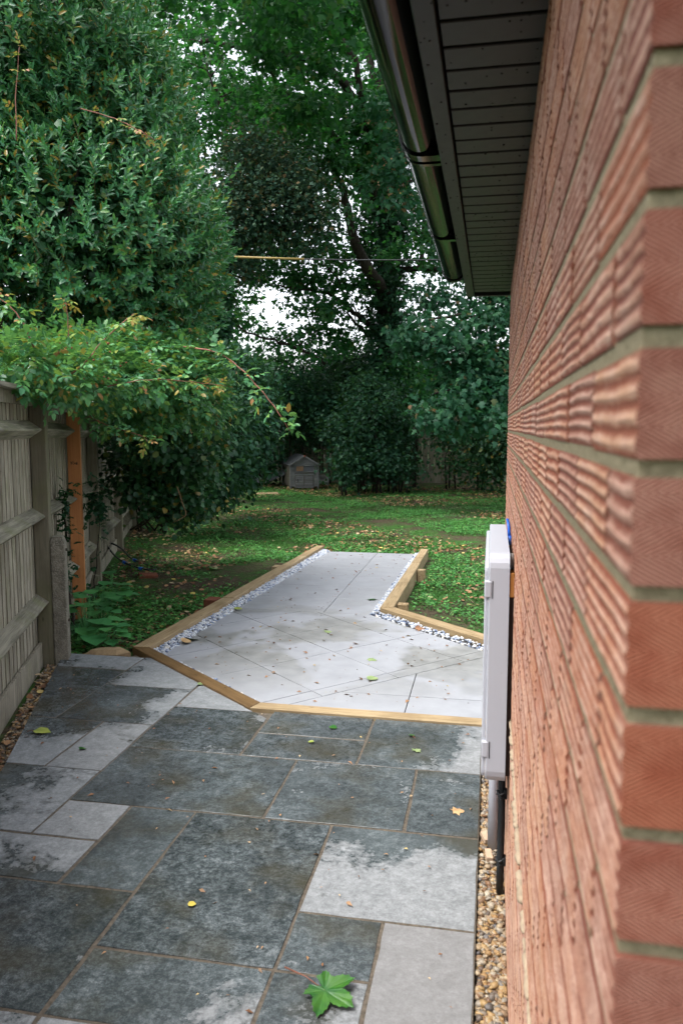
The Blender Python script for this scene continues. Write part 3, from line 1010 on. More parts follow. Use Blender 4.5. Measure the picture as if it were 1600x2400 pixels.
# ------------------------------------------------------------------ timber sleepers
def quad_beam(name, o0, o1, i0, i1, z0, z1, mat, parent, lbl=None):
    """a sleeper between an outer edge o0-o1 and an inner edge i0-i1 (lengthways along local y), eased edges"""
    o0, o1, i0, i1 = map(Vector, (o0, o1, i0, i1))
    mid = (o0 + o1 + i0 + i1) / 4
    d = ((o1 + i1) - (o0 + i0)).normalized()
    rz = math.atan2(d.y, d.x) - math.pi / 2
    Mi = Matrix.Rotation(-rz, 2)
    poly = [tuple(Mi @ (p - mid)) for p in (o0, o1, i1, i0)]
    mb = MB(); mb.prism(poly, z0, z1, 0.004)
    ob = mb.build(name, mat, parent, loc=(mid.x, mid.y, 0), rot=(0, 0, rz))
    if lbl: ob['label'] = lbl
    return ob


def build_sleepers():
    e = empty('timber_edging', (-1.4, 6.0, 0))
    tag(e, 'long timber sleeper edging framing the pale tiled path behind the patio', 'edging')
    inv = lambda p: (p[0] + 1.4, p[1] - 6.0)
    zt, zb = 0.015, -0.17
    def lerp(a, b, t): return (a[0] + (b[0] - a[0]) * t, a[1] + (b[1] - a[1]) * t)
    def beam(o0, o1, i0, i1, mat, zt_=zt, lbl=None):
        quad_beam('sleeper', inv(o0), inv(o1), inv(i0), inv(i1), zb, zt_, mat, e, lbl)
    # left run in four lengths
    O0, O1, I0, I1 = C1, (-2.388, 10.72), L_IN0, L_IN1
    for a, b, dz in ((0, 0.335, 0), (0.3365, 0.69, .004), (0.6915, 0.83, 0.001), (0.8315, 1.0, .003)):
        beam(lerp(O0, O1, a), lerp(O0, O1, b), lerp(I0, I1, a), lerp(I0, I1, b), M['sleeper'], zt + dz)
    # front, two wet lengths
    beam((C1[0] - .002, C1[1] - .004), (C2[0], C2[1]), (L_IN0[0], L_IN0[1] - .003), (-1.355, FR_IN + .02), M['sleeper_wet'], zt, 'dark wet front sleeper running diagonally')
    beam((C2[0] + .003, C2[1]), (0.078, C2[1] - .014), (-1.352, FR_IN + .018), (0.078, FR_IN), M['sleeper'], zt - .001)
    # right run beside the tiles
    O0, O1, I0, I1 = (-0.862, 7.151), (-0.823, 10.686), R_IN0, R_IN1
    for a, b, dz in ((0, 0.34, .002), (0.3415, 0.69, 0), (0.6915, 1.0, .003)):
        beam(lerp(O0, O1, a), lerp(O0, O1, b), lerp(I0, I1, a), lerp(I0, I1, b), M['sleeper'], zt + dz)
    # right-hand diagonal
    beam((-0.855, 7.135), (1.42, 4.92), (-0.984, 7.086), (1.34, 4.82), M['sleeper'], zt + .001)
    # stakes holding the sleepers
    def stake(x, y, rz, w, d, z1, m):
        mb = MB(); mb.box(-w / 2, w / 2, -d / 2, d / 2, -0.4, z1, bev=0.003)
        mb.build('stake', m, e, loc=(x + 1.4, y - 6.0, 0), rot=(0, 0, rz))
    stake(-2.672, 7.24, -.05, .12, .16, 0.0, M['brick_block'])
    stake(-2.53, 9.12, -.05, .10, .14, 0.0, M['sleeper'])
    stake(-0.785, 9.2, -.01, .09, .10, 0.0, M['sleeper'])
    stake(-0.80, 7.36, -.01, .10, .10, 0.0, M['sleeper'])

build_sleepers()


# ================================================================== HOUSE
WALL_Y0, WALL_Y1 = 0.48, 4.30
SOFFIT_Z = CAM_H + 0.72
COURSE, BRICK_L = 0.075, 0.212
BED_Z = 1.6615                     # a bed joint at this height

def brick_mesh(name, L, H_, D, ridges=5, seed=0, both=True):
    """brick with dragged horizontal ridges on the face looking to -x; origin at the face centre"""
    rs = random.Random(seed)
    ny, nz = max(2, int(L / 0.02)), ridges * 4
    vs, fs, dep = [], [], []
    ph = [rs.uniform(-.35, .35) for _ in range(ny + 1)]
    drift = rs.uniform(-.5, .5)
    for a in range(ny + 1):
        y = -L / 2 + L * a / ny
        sag = 0.0016 * math.sin(2 * math.pi * a / ny * rs.choice((1, 1, 1)) + seed)
        for b in range(nz + 1):
            t = b / nz
            w = min(1.0, max(0.0, 0.5 - 0.72 * math.cos(2 * math.pi * (t * ridges + 0.07 * ph[a] + 0.15 * drift * (a / ny)))))
            edge = min(t, 1 - t) * 12
            w = min(w, 0.25 + edge)
            r = 0.0023 * w * rs.uniform(.78, 1.18)
            z = -H_ / 2 + H_ * t + (sag * 0.5 if 0 < b < nz else 0)
            vs.append((-r + 0.0003, y, z)); dep.append(min(1.0, r / 0.0023))
    for a in range(ny):
        for b in range(nz):
            i = a * (nz + 1) + b
            fs.append((i, i + 1, i + nz + 2, i + nz + 1))
    # back box: ends, top and bottom
    k = len(vs)
    nb = nz + 1
    for a in (0, ny):
        for b in range(nz + 1):
            i = a * nb + b
            vs.append((vs[i][0] + D, vs[i][1], vs[i][2])); dep.append(0.3)
    for b in range(nz):
        fs.append((b + 1, b, k + b, k + b + 1))
        i = ny * nb + b
        fs.append((i, i + 1, k + nb + b + 1, k + nb + b))
    for a in range(ny):
        for b, flip in ((0, False), (nz, True)):
            i, j = a * nb + b, (a + 1) * nb + b
            p0, p1 = k + b, k + nb + b
            q0 = len(vs); 
            if a == 0: pass
    top = [a * nb + nz for a in range(ny + 1)]
    bot = [a * nb for a in range(ny + 1)]
    fs.append(tuple(top + [k + nb + nz, k + nz]))
    fs.append(tuple(bot[::-1] + [k, k + nb]))
    me = bpy.data.meshes.new(name)
    me.from_pydata(vs, [], fs)
    at_ = me.attributes.new('depth', 'FLOAT', 'POINT')
    at_.data.foreach_set('value', dep)
    me.materials.append(M['brick'])
    me.update()
    return me


def build_house():
    house = empty('brick_house', (0, 0, 0))
    tag(house, 'red brick bungalow wall with black eaves filling the right side', 'house')
    # mortar core of the walls
    mb = MB()
    mb.box(WALL_X + 0.0013, 3.2, WALL_Y0 + 0.005, WALL_Y1 - 0.006, -0.2, SOFFIT_Z + 0.1)
    wall = mb.build('brick_wall', M['mortar'], house)
    variants = [brick_mesh('brick', BRICK_L - 0.011, COURSE - 0.0115, 0.098, random.choice((4, 5, 5)), s) for s in range(7)]
    halves = [brick_mesh('brick', 0.098, COURSE - 0.0115, 0.098, random.choice((4, 5)), 20 + s) for s in range(4)]
    spots = []
    k0 = int(math.floor((-0.05 - BED_Z) / COURSE))
    k1 = int(math.ceil((SOFFIT_Z - BED_Z) / COURSE))
    for k in range(k0, k1):
        zc = BED_Z + (k + 0.5) * COURSE
        off = 0.5 if k % 2 else 0.0
        y = WALL_Y0
        first = True
        while y < WALL_Y1 - 0.02:
            if first and off:
                L, pool = 0.109, halves
            else:
                L, pool = BRICK_L, variants
            if y + L > WALL_Y1 + 0.005:
                L, pool = 0.109, halves
                if y + L > WALL_Y1 + 0.06: break
            spots.append((WALL_X, y + L / 2 - (0.0055 if not first else 0.0055), zc, 0, random.choice(pool)))
            y += L
            first = False
        # return wall, to the right of the corner
        x = WALL_X + (0.109 if not off else 0.212)
        x += 0.0
        while x < 1.3:
            spots.append((x + BRICK_L / 2, WALL_Y0, zc, 1, random.choice(variants)))
            x += BRICK_L
    def score(sp):
        x, y, z, r, me = sp
        q = np.array([x, y, z])
        px, py, d = pix(q)
        if d < 0.2 or px > 1680 or py < -160 or py > 2560: return 0
        return (1 / d ** 2) * (0.3 if r == 0 else 0.02)
    order = sorted(spots, key=score, reverse=True)
    for x, y, z, r, me in order[:300]:
        link('brick', me, None, wall, (x + random.uniform(-.0008, .0004) * (r == 0), y, z + random.uniform(-.0012, .0012)), (0, 0, math.pi / 2 * r))
    rest = MB(); dep = []
    cache = {}
    for x, y, z, r, me in order[300:]:
        if me.name not in cache:
            cache[me.name] = ([v.co.copy() for v in me.vertices], [tuple(p.vertices) for p in me.polygons], [a.value for a in me.attributes['depth'].data])
        vs, fs, dd = cache[me.name]
        if r: rest.add([(x - v.y, y + v.x, z + v.z) for v in vs], fs)
        else: rest.add([(x + v.x, y + v.y, z + v.z) for v in vs], fs)
        dep += dd
    me = bpy.data.meshes.new('brickwork')
    me.from_pydata(rest.v, [], rest.f)
    a_ = me.attributes.new('depth', 'FLOAT', 'POINT'); a_.data.foreach_set('value', dep)
    tag(link('brickwork', me, M['brick'], wall), kind='stuff')
    # squeezed-out pale mortar along one bed joint
    mb = MB()
    y = 0.6
    zb = BED_Z - 9 * COURSE - 0.268
    zb = 0.715
    while y < 2.9:
        L = random.uniform(.03, .16)
        w = random.uniform(.004, .011); h = random.uniform(.005, .0125)
        n = max(3, int(L / .012))
        pts = [(WALL_X - w * 0.35 + random.uniform(-.001, .001), y + L * i / n, zb + random.uniform(-.002, .002)) for i in range(n + 1)]
        rad = [h * random.uniform(.55, 1.1) * (0.5 if i in (0, n) else 1) for i in range(n + 1)]
        mb.tube(pts, rad, 6)
        y += L + random.choice((.004, .006, .012, .03))
    mb.build('mortar_bead', M['cream_mortar'], house, smooth=True)

    # eaves
    FX0, FX1 = -0.150, -0.108
    EY0, EY1 = 0.05, 4.47
    fascia = MB()
    fascia.box(FX0, FX1 - 0.002, EY0, EY1, SOFFIT_Z - 0.010, SOFFIT_Z + 0.17, bev=0.002)
    fascia.build('fascia_board', M['black_satin'], house)
    sof = MB(); sof.box(FX1, 3.2, EY0, EY1 - 0.01, SOFFIT_Z + 0.010, SOFFIT_Z + 0.02)
    soffit = sof.build('soffit', M['black_rubber'], house)
    sb = MB(); sb.box(0, WALL_X + 0.012 - FX1, 0.004, 0.0925, 0, 0.009, bev=0.002)
    sbm = sb.mesh('soffit_board')
    sbm.materials.append(M['black_satin'])
    y = 1.0 - 0.1 * 9
    i = 0
    while y < EY1 - 0.12:
        link('soffit_board', sbm, None, soffit, (FX1 + 0.001, y, SOFFIT_Z + random.uniform(0, .0006)))
        y += 0.1; i += 1
    eb = MB(); eb.box(FX1, 0.5, EY1 - 0.03, EY1, SOFFIT_Z - 0.012, SOFFIT_Z + 0.17, bev=0.002)
    eb.build('barge_board', M['black_satin'], house)
    # rain drops hanging under the eaves
    P, S = [], []
    for _ in range(230):
        P.append((FX1 + .01 + (WALL_X - FX1 - .02) * random.random() ** .6 if random.random() < .8 else random.uniform(FX0, FX1), random.uniform(1.0, 4.4), SOFFIT_Z - 0.0005)); S.append(random.uniform(.0012, .0032))
    P = np.array(P); P[P[:, 0] < FX1, 2] = SOFFIT_Z - 0.0105
    o = stones('rain_drops', P, np.array(S), M['droplet'], 0.8)
    o.parent = house; tag(o, kind='stuff')
    # half-round gutter
    GX, GZ, GR = -0.208, SOFFIT_Z + 0.085, 0.056
    mb = MB()
    n = 22
    prof = []
    for k in range(n + 1):
        a = math.pi * k / n
        prof.append((GX - GR * math.cos(a), GZ - GR * math.sin(a)))
    prof.append((GX + GR + .0, GZ + .006)); prof.insert(0, (GX - GR - .003, GZ + .007)); prof.insert(0, (GX - GR + .004, GZ + .008))
    inner = [(GX - (GR - .003) * math.cos(math.pi * k / n), GZ - (GR - .003) * math.sin(math.pi * k / n)) for k in range(n, -1, -1)]
    ring = prof + inner
    m = len(ring)
    vs = [(x, yy, z) for yy in (0.05, 4.20) for x, z in ring]
    fs = [(i, i + m, (i + 1) % m + m, (i + 1) % m) for i in range(m)]
    mb.add(vs, fs)
    gut = mb.build('gutter', M['black_gloss'], house, smooth=True)
    def band(y, w, name, extra=.006):
        mb = MB()
        pr = [(GX - (GR + extra) * math.cos(math.pi * k / 18), GZ - (GR + extra) * math.sin(math.pi * k / 18)) for k in range(19)]
        pr = [(GX - GR - extra - .004, GZ + .014)] + pr + [(FX0 - .001, GZ + .01)]
        inn = [(GX + (x - GX) * 0.95, GZ + (z - GZ) * 0.95) for x, z in pr][::-1]
        rg = pr + inn
        m = len(rg)
        vs = [(x, yy, z) for yy in (y - w / 2, y + w / 2) for x, z in rg]
        fs = [(i, i + m, (i + 1) % m + m, (i + 1) % m) for i in range(m)]
        # close the two flat faces
        h = len(pr)
        for o_ in (0, m):
            for i in range(h - 1):
                q = (o_ + i, o_ + i + 1, o_ + m - 2 - i, o_ + m - 1 - i)
                fs.append(q if o_ == 0 else q[::-1])
        mb.add(vs, fs)
        # arm to the fascia
        mb.box(GX, FX0 - .001, y - w / 2, y + w / 2, GZ - GR - extra, GZ - GR * 0.45)
        mb.build(name, M['black_gloss'], gut)
    for y, w in ((0.95, .022), (2.29, .045), (2.345, .020), (3.28, .030)):
        band(y, w, 'gutter_bracket')
    mb = MB()
    pr = [(GX - (GR + .005) * math.cos(math.pi * k / 18), GZ - (GR + .005) * math.sin(math.pi * k / 18)) for k in range(19)]
    m = len(pr)
    mb.add([(x, yy, z) for yy in (4.175, 4.225) for x, z in pr], [(i, i + m, i + 1 + m, i + 1) for i in range(m - 1)] + [tuple(range(m))[::-1], tuple(range(m, 2 * m)), (0, m - 1, 2 * m - 1, m)])
    mb.build('gutter_end_cap', M['black_gloss'], gut)
    # pitched roof, tile courses stepping up from the gutter
    mb = MB()
    sl_ = R(32)
    yb, zb_ = 0.05, SOFFIT_Z + 0.15
    for c in range(13):
        a, b = c * 0.28, c * 0.28 + 0.31
        x0, z0 = FX0 - 0.03 + a * math.cos(sl_), zb_ + a * math.sin(sl_)
        x1, z1 = FX0 - 0.03 + b * math.cos(sl_), zb_ + b * math.sin(sl_)
        mb.add([(x0, 0.03, z0 + .018), (x0, 4.5, z0 + .018), (x1, 4.5, z1), (x1, 0.03, z1), (x0, 0.03, z0), (x0, 4.5, z0), (x1, 4.5, z1 - .02), (x1, .03, z1 - .02)],
               [(0, 3, 2, 1), (0, 1, 5, 4), (4, 5, 6, 7), (1, 2, 6, 5), (0, 4, 7, 3), (2, 3, 7, 6)])
    mb.build('roof', M['roof_tile'], house)
    g = MB()
    g.add([(FX1, WALL_Y1 - .02, SOFFIT_Z + .1), (3.2, WALL_Y1 - .02, SOFFIT_Z + .1), (3.2, WALL_Y1 - .02, SOFFIT_Z + 2.1), (FX1, WALL_Y0 + .02, SOFFIT_Z + .1), (3.2, WALL_Y0 + .02, SOFFIT_Z + .1), (3.2, WALL_Y0 + .02, SOFFIT_Z + 2.1)],
          [(0, 2, 1), (3, 4, 5), (0, 1, 4, 3), (1, 2, 5, 4), (0, 3, 5, 2)])
    g.build('gable', M['mortar'], house)

build_house()


# ------------------------------------------------------------------ fittings on the wall
def rounded_box(x0, x1, y0, y1, z0, z1, r, seg=4):
    """box whose four edges along x (seen from the path) are rounded"""
    prof = []
    for cy, cz, a0 in ((y1 - r, z1 - r, 0), (y0 + r, z1 - r, 90), (y0 + r, z0 + r, 180), (y1 - r, z0 + r, 270)):
        for k in range(seg + 1):
            a = R(a0 + 90 * k / seg)
            prof.append((cy + r * math.cos(a), cz + r * math.sin(a)))
    n = len(prof)
    e = 0.004
    cyc, czc = (y0 + y1) / 2, (z0 + z1) / 2
    def shr(p, d): return (p[0] - math.copysign(d, p[0] - cyc), p[1] - math.copysign(d, p[1] - czc))
    rings = [[(x0, *shr(p, e)) for p in prof], [(x0 + e, *p) for p in prof], [(x1, *p) for p in prof]]
    mb = MB()
    vs = [v for rg in rings for v in rg]
    fs = []
    for q in range(2):
        for i in range(n):
            j = (i + 1) % n
            fs.append((q * n + i, q * n + j, (q + 1) * n + j, (q + 1) * n + i))
    fs.append(tuple(range(n))[::-1]); fs.append(tuple(range(2 * n, 3 * n)))
    return mb.add(vs, fs)


def build_fittings():
    by0, by1, bz0, bz1 = 2.55, 3.40, 0.50, 1.275
    e = empty('meter_cabinet', (0.04, 2.9, 0.5))
    tag(e, 'white plastic meter cabinet fixed to the brick wall', 'cabinet')
    off = lambda mb: [tuple((x - .04, y - 2.9, z - .5)) for x, y, z in mb.v]
    def part(name, mb, mat, smooth=False):
        mb.v = off(mb)
        return mb.build(name, mat, e, smooth)
    body = part('body', rounded_box(0.0, 0.066, by0, by1, bz0, bz1, 0.045), M['white_plastic'])
    part('door', rounded_box(-0.013, -0.001, by0 + .012, by1 - .012, bz0 + .012, bz1 - .028, 0.03), M['white_plastic'])
    for z in (bz1 - .115, bz0 + .12):
        mb = MB(); mb.box(-0.0135, 0.011, by0 - .002, by0 + .03, z - .028, z + .028, bev=.004)
        part('hinge', mb, M['white_plastic'])
        mb = MB(); mb.box(0.0115, 0.0145, by0 - .001, by0 + .01, z - .030, z + .028)
        part('hinge_slot', mb, M['black_rubber'])
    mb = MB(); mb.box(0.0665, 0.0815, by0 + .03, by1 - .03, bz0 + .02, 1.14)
    part('backing_board', mb, M['dark_brown'])
    mb = MB(); mb.box(0.0668, 0.0822, by0 + .005, by0 + .10, 1.135, 1.215, bev=.002)
    part('timber_spacer', mb, M['cut_wood'])
    mb = MB(); mb.tube([(0.074, 2.62, 1.22), (0.074, 2.66, 1.26)], .007, 8)
    part('conduit_stub', mb, M['grey_metal'], True)
    # blue cable tie on top, at the back
    mb = MB(); mb.tube([(0.074, 3.05, 1.262), (0.072, 3.06, 1.30), (0.066, 3.08, 1.33)], [.007, .006, .005], 8)
    mb.tube([(0.076, 3.04, 1.235), (0.074, 3.05, 1.268)], .009, 8)
    part('cable_connector', mb, M['blue_plastic'], True)
    # white waste pipe under the cabinet
    mb = MB(); mb.tube([(0.036, 3.08, -0.06), (0.036, 3.08, 0.3), (0.036, 3.08, 0.51)], .020, 16)
    tag(mb.build('drain_pipe', M['white_plastic'], smooth=True), 'short white plastic pipe between the cabinet and the shingle', 'pipe')
    # black cable duct with saddle clips
    e2 = empty('cable_duct', (0.062, 2.78, 0))
    tag(e2, 'black rubber cable duct clipped to the wall below the cabinet', 'duct')
    mb = MB()
    mb.tube([(0, 0, -.06), (0, 0, .1), (.001, .01, .25), (0, .02, .42), (0, .02, .52)], .0135, 14)
    mb.build('duct', M['black_rubber'], e2, True)
    mb = MB(); mb.tube([(-.008, .20, -.05), (-.004, .12, .06), (0, .06, .2), (0, .04, .3)], .008, 10)
    mb.build('thin_cable', M['black_rubber'], e2, True)
    for z in (.105, .36):
        mb = MB()
        for k in range(2):
            mb.tube([(.018, -.004, z + .012 - .02 * k), (-.004, -.0165, z + .004 - .014 * k), (-.0165, .002, z - .002 + .014 * k), (.0, .017, z + .0), (.018, .016, z)], .0042, 7)
        mb.box(.008, .0205, -.016, .018, z - .012, z + .018, bev=.002)
        mb.build('saddle_clip', M['black_rubber'], e2, True)
    # two tan packing pieces on the shingle
    for k, (x, y, z, rz, lab) in enumerate(((0.008, 3.13, 0.002, .35, 'small tan block on the shingle, farther of the two, beside the white pipe'),
                                            (0.022, 2.99, 0.004, .15, 'small tan block on the shingle, nearer of the two, beside the black duct'))):
        mb = MB(); mb.box(-.013, .013, -.03, .03, -.010, .010, bev=.002)
        o = mb.build('packing_block', M['tan_block'], loc=(x, y, z), rot=(.10, .06, rz))
        tag(o, lab, 'block', 'tan packing blocks')

build_fittings()


# ================================================================== LEFT FENCE
FA = R(21.3)
FD = np.array([-math.sin(FA), math.cos(FA)])
FN = np.array([math.cos(FA), math.sin(FA)])       # towards the garden
F0 = np.array([-3.15, 5.10])                      # first post in view

def build_fence():
    # local frame: y along the fence, +x towards the garden
    e = empty('garden_fence', (F0[0], F0[1], 0), FA)
    tag(e, 'weathered grey close-board timber fence along the left side', 'fence')
    posts = [-5.6, -2.85, 0.0, 2.93, 5.60, 8.4, 11.2, 14.0, 16.8]
    tops = [1.93 - 0.012 * max(0, s) for s in posts]
    def fz(s): return -0.012 * s if s > 0 else 0.0
    for s, tp in zip(posts, tops):
        near = s < 6
        mb = MB(); mb.box(-.0560, .05, s - .052, s + .052, -.45, tp - .02, bev=.004)
        mb.build('post', M['post_wood'], e)
    # concrete spur bolted to the first post in view, a second by the post left of the frame
    for s in (0.0, -2.85):
        mb = MB()
        w = .062
        mb.v, mb.f = [], []
        h = 0.90
        mb.box(.053, .15, s - w, s + w, -.4, h - .05, bev=.006)
        mb.add([(.053, s - w + .004, h - .052), (.15, s - w + .004, h - .052), (.15, s + w - .004, h - .052), (.053, s + w - .004, h - .052), (.06, s - w + .016, h), (.13, s - w + .016, h), (.13, s + w - .016, h), (.06, s + w - .016, h)],
               [(0, 1, 5, 4), (1, 2, 6, 5), (2, 3, 7, 6), (3, 0, 4, 7), (4, 5, 6, 7)])
        sp = mb.build('concrete_spur', M['concrete'], e)
        for z in (.80, .28):
            mb = MB(); mb.tube([(.149, s - .004, z), (.158, s - .004, z)], .011, 8)
            mb.build('bolt', M['dark_brown'], sp, True)
    # arris rails, triangular section, nose to the garden
    for a, b in zip(posts[:-1], posts[1:]):
        for hz in (1.665, 1.05, 0.43):
            z0, z1 = hz + fz(a), hz + fz(b)
            mb = MB()
            wb, wn_, hh = -.0565, .034, .062
            ya, yb = a + .05, b - .05
            vs = []
            for y, z in ((ya, z0), (yb, z1)):
                vs += [(wb, y, z + hh), (wn_ - .008, y, z + .005), (wn_ - .008, y, z - .005), (wb, y, z - hh)]
            mb.add(vs, [(0, 1, 5, 4), (1, 2, 6, 5), (2, 3, 7, 6), (3, 0, 4, 7), (0, 3, 2, 1), (4, 5, 6, 7)])
            mb.build('arris_rail', M['rail_wood'], e)
        # feather-edge boards behind the rails
        n = int(round((b - a) / 0.10))
        for k in range(n):
            y = a + k * (b - a) / n
            w = (b - a) / n + .012
            zt = 1.88 + fz(y)
            mb = MB()
            t0, t1 = .006 + random.uniform(-.002, .002), .017
            lean = random.uniform(-.004, .004)
            vs = [(-.056 - t0, y, -.15), (-.056, y, -.15), (-.056, y + w, -.15), (-.056 - t1, y + w, -.15)]
            q = random.uniform(-.003, .003)
            vs = [(-.076, y, -.15), (-.0575 + q * .3, y, -.15), (-.0635 + q * .4, y + w, -.15), (-.082, y + w, -.15)]
            vs = vs + [(x, yy + lean, zt + random.uniform(-.004, .004)) for x, yy, z in vs]
            mb.add(vs, [(0, 3, 2, 1), (4, 5, 6, 7), (0, 1, 5, 4), (1, 2, 6, 5), (2, 3, 7, 6), (3, 0, 4, 7)])
            mb.build('board', M['fence_wood'], e)
        # gravel board at the foot
        mb = MB(); mb.box(-.0525, -.030, a + .055, b - .055, -.3, .135 + fz(a), bev=.002)
        mb.build('gravel_board', M['fence_wood'], e)
        # capping: strip under the coping
        mb = MB()
        za, zb = 1.93 + fz(a), 1.93 + fz(b)
        def slab(x0, x1, ya, yb, h0, h1):
            vs = []
            for y, z in ((ya, za), (yb, zb)):
                vs += [(x0, y, z + h0), (x1, y, z + h0), (x1, y, z + h1), (x0, y, z + h1)]
            return vs, [(0, 3, 2, 1), (4, 5, 6, 7), (0, 1, 5, 4), (1, 2, 6, 5), (2, 3, 7, 6), (3, 0, 4, 7)]
        mb.add(*slab(-.095, .045, a + .0, b - .002, -.018, .008))
        mb.build('coping', M['rail_wood'], e)
        mb = MB(); mb.add(*slab(-.050, -.026, a + .055, b - .055, -.10, -.020))
        mb.build('capping_strip', M['fence_wood'], e)

build_fence()


def to_fence(s, n, z):
    p = F0 + FD * s + FN * n
    return (p[0], p[1], z)


def build_garden_things():
    # new orange timber post
    e = empty('timber_post', (-3.70, 6.54, 0), R(20))
    tag(e, 'new orange softwood post standing in front of the fence', 'post')
    mb = MB(); mb.box(-.056, .056, -.024, .024, -.12, 2.02, bev=.002)
    mb.build('post', M['new_post'], e)
    # scrawled site mark on its face (pencil strokes)
    mb = MB()
    strokes = [[(-.030, 1.372), (-.026, 1.345), (-.020, 1.370)], [(-.016, 1.368), (-.010, 1.372), (-.012, 1.350), (-.004, 1.346)], [(-.002, 1.368), (.004, 1.348), (.008, 1.362)], [(.012, 1.352), (.018, 1.366), (.020, 1.345), (.012, 1.350)], [(.026, 1.370), (.024, 1.345), (.033, 1.352)]]
    for st in strokes:
        for (x0, z0), (x1, z1) in zip(st[:-1], st[1:]):
            d = Vector((x1 - x0, z1 - z0)); nn = Vector((-d.y, d.x)).normalized() * .0022
            mb.add([(x0 - nn.x, -.0246, z0 - nn.y), (x1 - nn.x, -.0246, z1 - nn.y), (x1 + nn.x, -.0246, z1 + nn.y), (x0 + nn.x, -.0246, z0 + nn.y)], [(0, 1, 2, 3)])
    mb.build('pencil_mark', M['black_rubber'], e)
    # broken stake by the fence
    mb = MB(); mb.box(-.035, .035, -.02, .02, -.12, .17, bev=.003)
    tag(mb.build('broken_stake', M['post_wood'], loc=(-4.03, 7.38, 0), rot=(.12, .28, R(20))), 'short broken grey stake leaning at the fence foot', 'stake')
    # black hose with blue connectors lying on the leaves
    def hp(x, y, z): return (x, y, float(lawn_z(x, y)) + z)
    e = empty('garden_hose', hp(-4.6, 9.4, 0))
    tag(e, 'coiled black hose with blue connectors on the leaf litter by the fence', 'hose')
    o = Vector(e.location)
    path = [hp(-5.00, 9.55, .16), hp(-4.92, 9.42, .20), hp(-4.75, 9.30, .10), hp(-4.50, 9.10, .05), hp(-4.25, 8.95, .03), hp(-4.06, 8.93, .02), hp(-4.10, 9.10, .02), hp(-4.35, 9.30, .03), hp(-4.62, 9.50, .05), hp(-4.85, 9.72, .12), hp(-5.02, 9.75, .18), hp(-5.05, 9.62, .17)]
    pts = [Vector(p) - o for p in path]
    fine = []
    for i in range(len(pts) - 1):
        p0, p1, p2, p3 = pts[max(0, i - 1)], pts[i], pts[i + 1], pts[min(len(pts) - 1, i + 2)]
        for k in range(5):
            t = k / 5
            fine.append(0.5 * ((2 * p1) + (-p0 + p2) * t + (2 * p0 - 5 * p1 + 4 * p2 - p3) * t * t + (-p0 + 3 * p1 - 3 * p2 + p3) * t ** 3))
    mb = MB(); mb.tube(fine, .012, 8)
    mb.build('hose', M['black_rubber'], e, True)
    for i in (14, 20, 38):
        mb = MB(); mb.tube([fine[i], fine[i + 1] * .5 + fine[i] * .5, fine[i + 1]], .019, 8)
        mb.build('connector', M['blue_plastic'], e, True)
    # slate leaning near the coop, sandy rock at the patio corner, brick half
    mb = MB(); mb.prism([(-.28, -.02), (.22, -.05), (.30, .25), (.02, .36), (-.20, .22)], -.012, .012)
    tag(mb.build('slate_sheet', M['slate'], loc=(-7.05, 22.4, LAWN + .10), rot=(R(55), R(8), R(15))), 'grey slate sheet propped in the leaf litter left of the coop', 'slate')
    mb = MB()
    rk = [(-.16, -.03), (-.06, -.07), (.10, -.06), (.19, 0), (.10, .07), (-.08, .06)]
    mb.prism(rk, -.08, .035, .03)
    tag(mb.build('sandstone_rock', M['sandstone'], loc=(-2.83, 5.36, -.02), rot=(.05, -.04, .1)), 'sandy coloured rock between the patio corner and the sleeper', 'rock')
    mb = MB(); mb.box(-.11, .11, -.05, .05, -.03, .035, bev=.006)
    tag(mb.build('brick_half', M['brick_block'], loc=hp(-3.95, 8.55, .01), rot=(.15, .1, .6)), 'broken red brick half lying in the leaves near the hose', 'brick')
    mb = MB(); mb.box(-.4, .4, -.25, .25, -.03, .02, bev=.01)
    tag(mb.build('stepping_stone', M['sandstone'], loc=(-6.0, 20.3, float(lawn_z(-6.0, 20.3)) + .012), rot=(0, 0, .3)), 'flat buff stone in the lawn in front of the slate', 'stone')

build_garden_things()


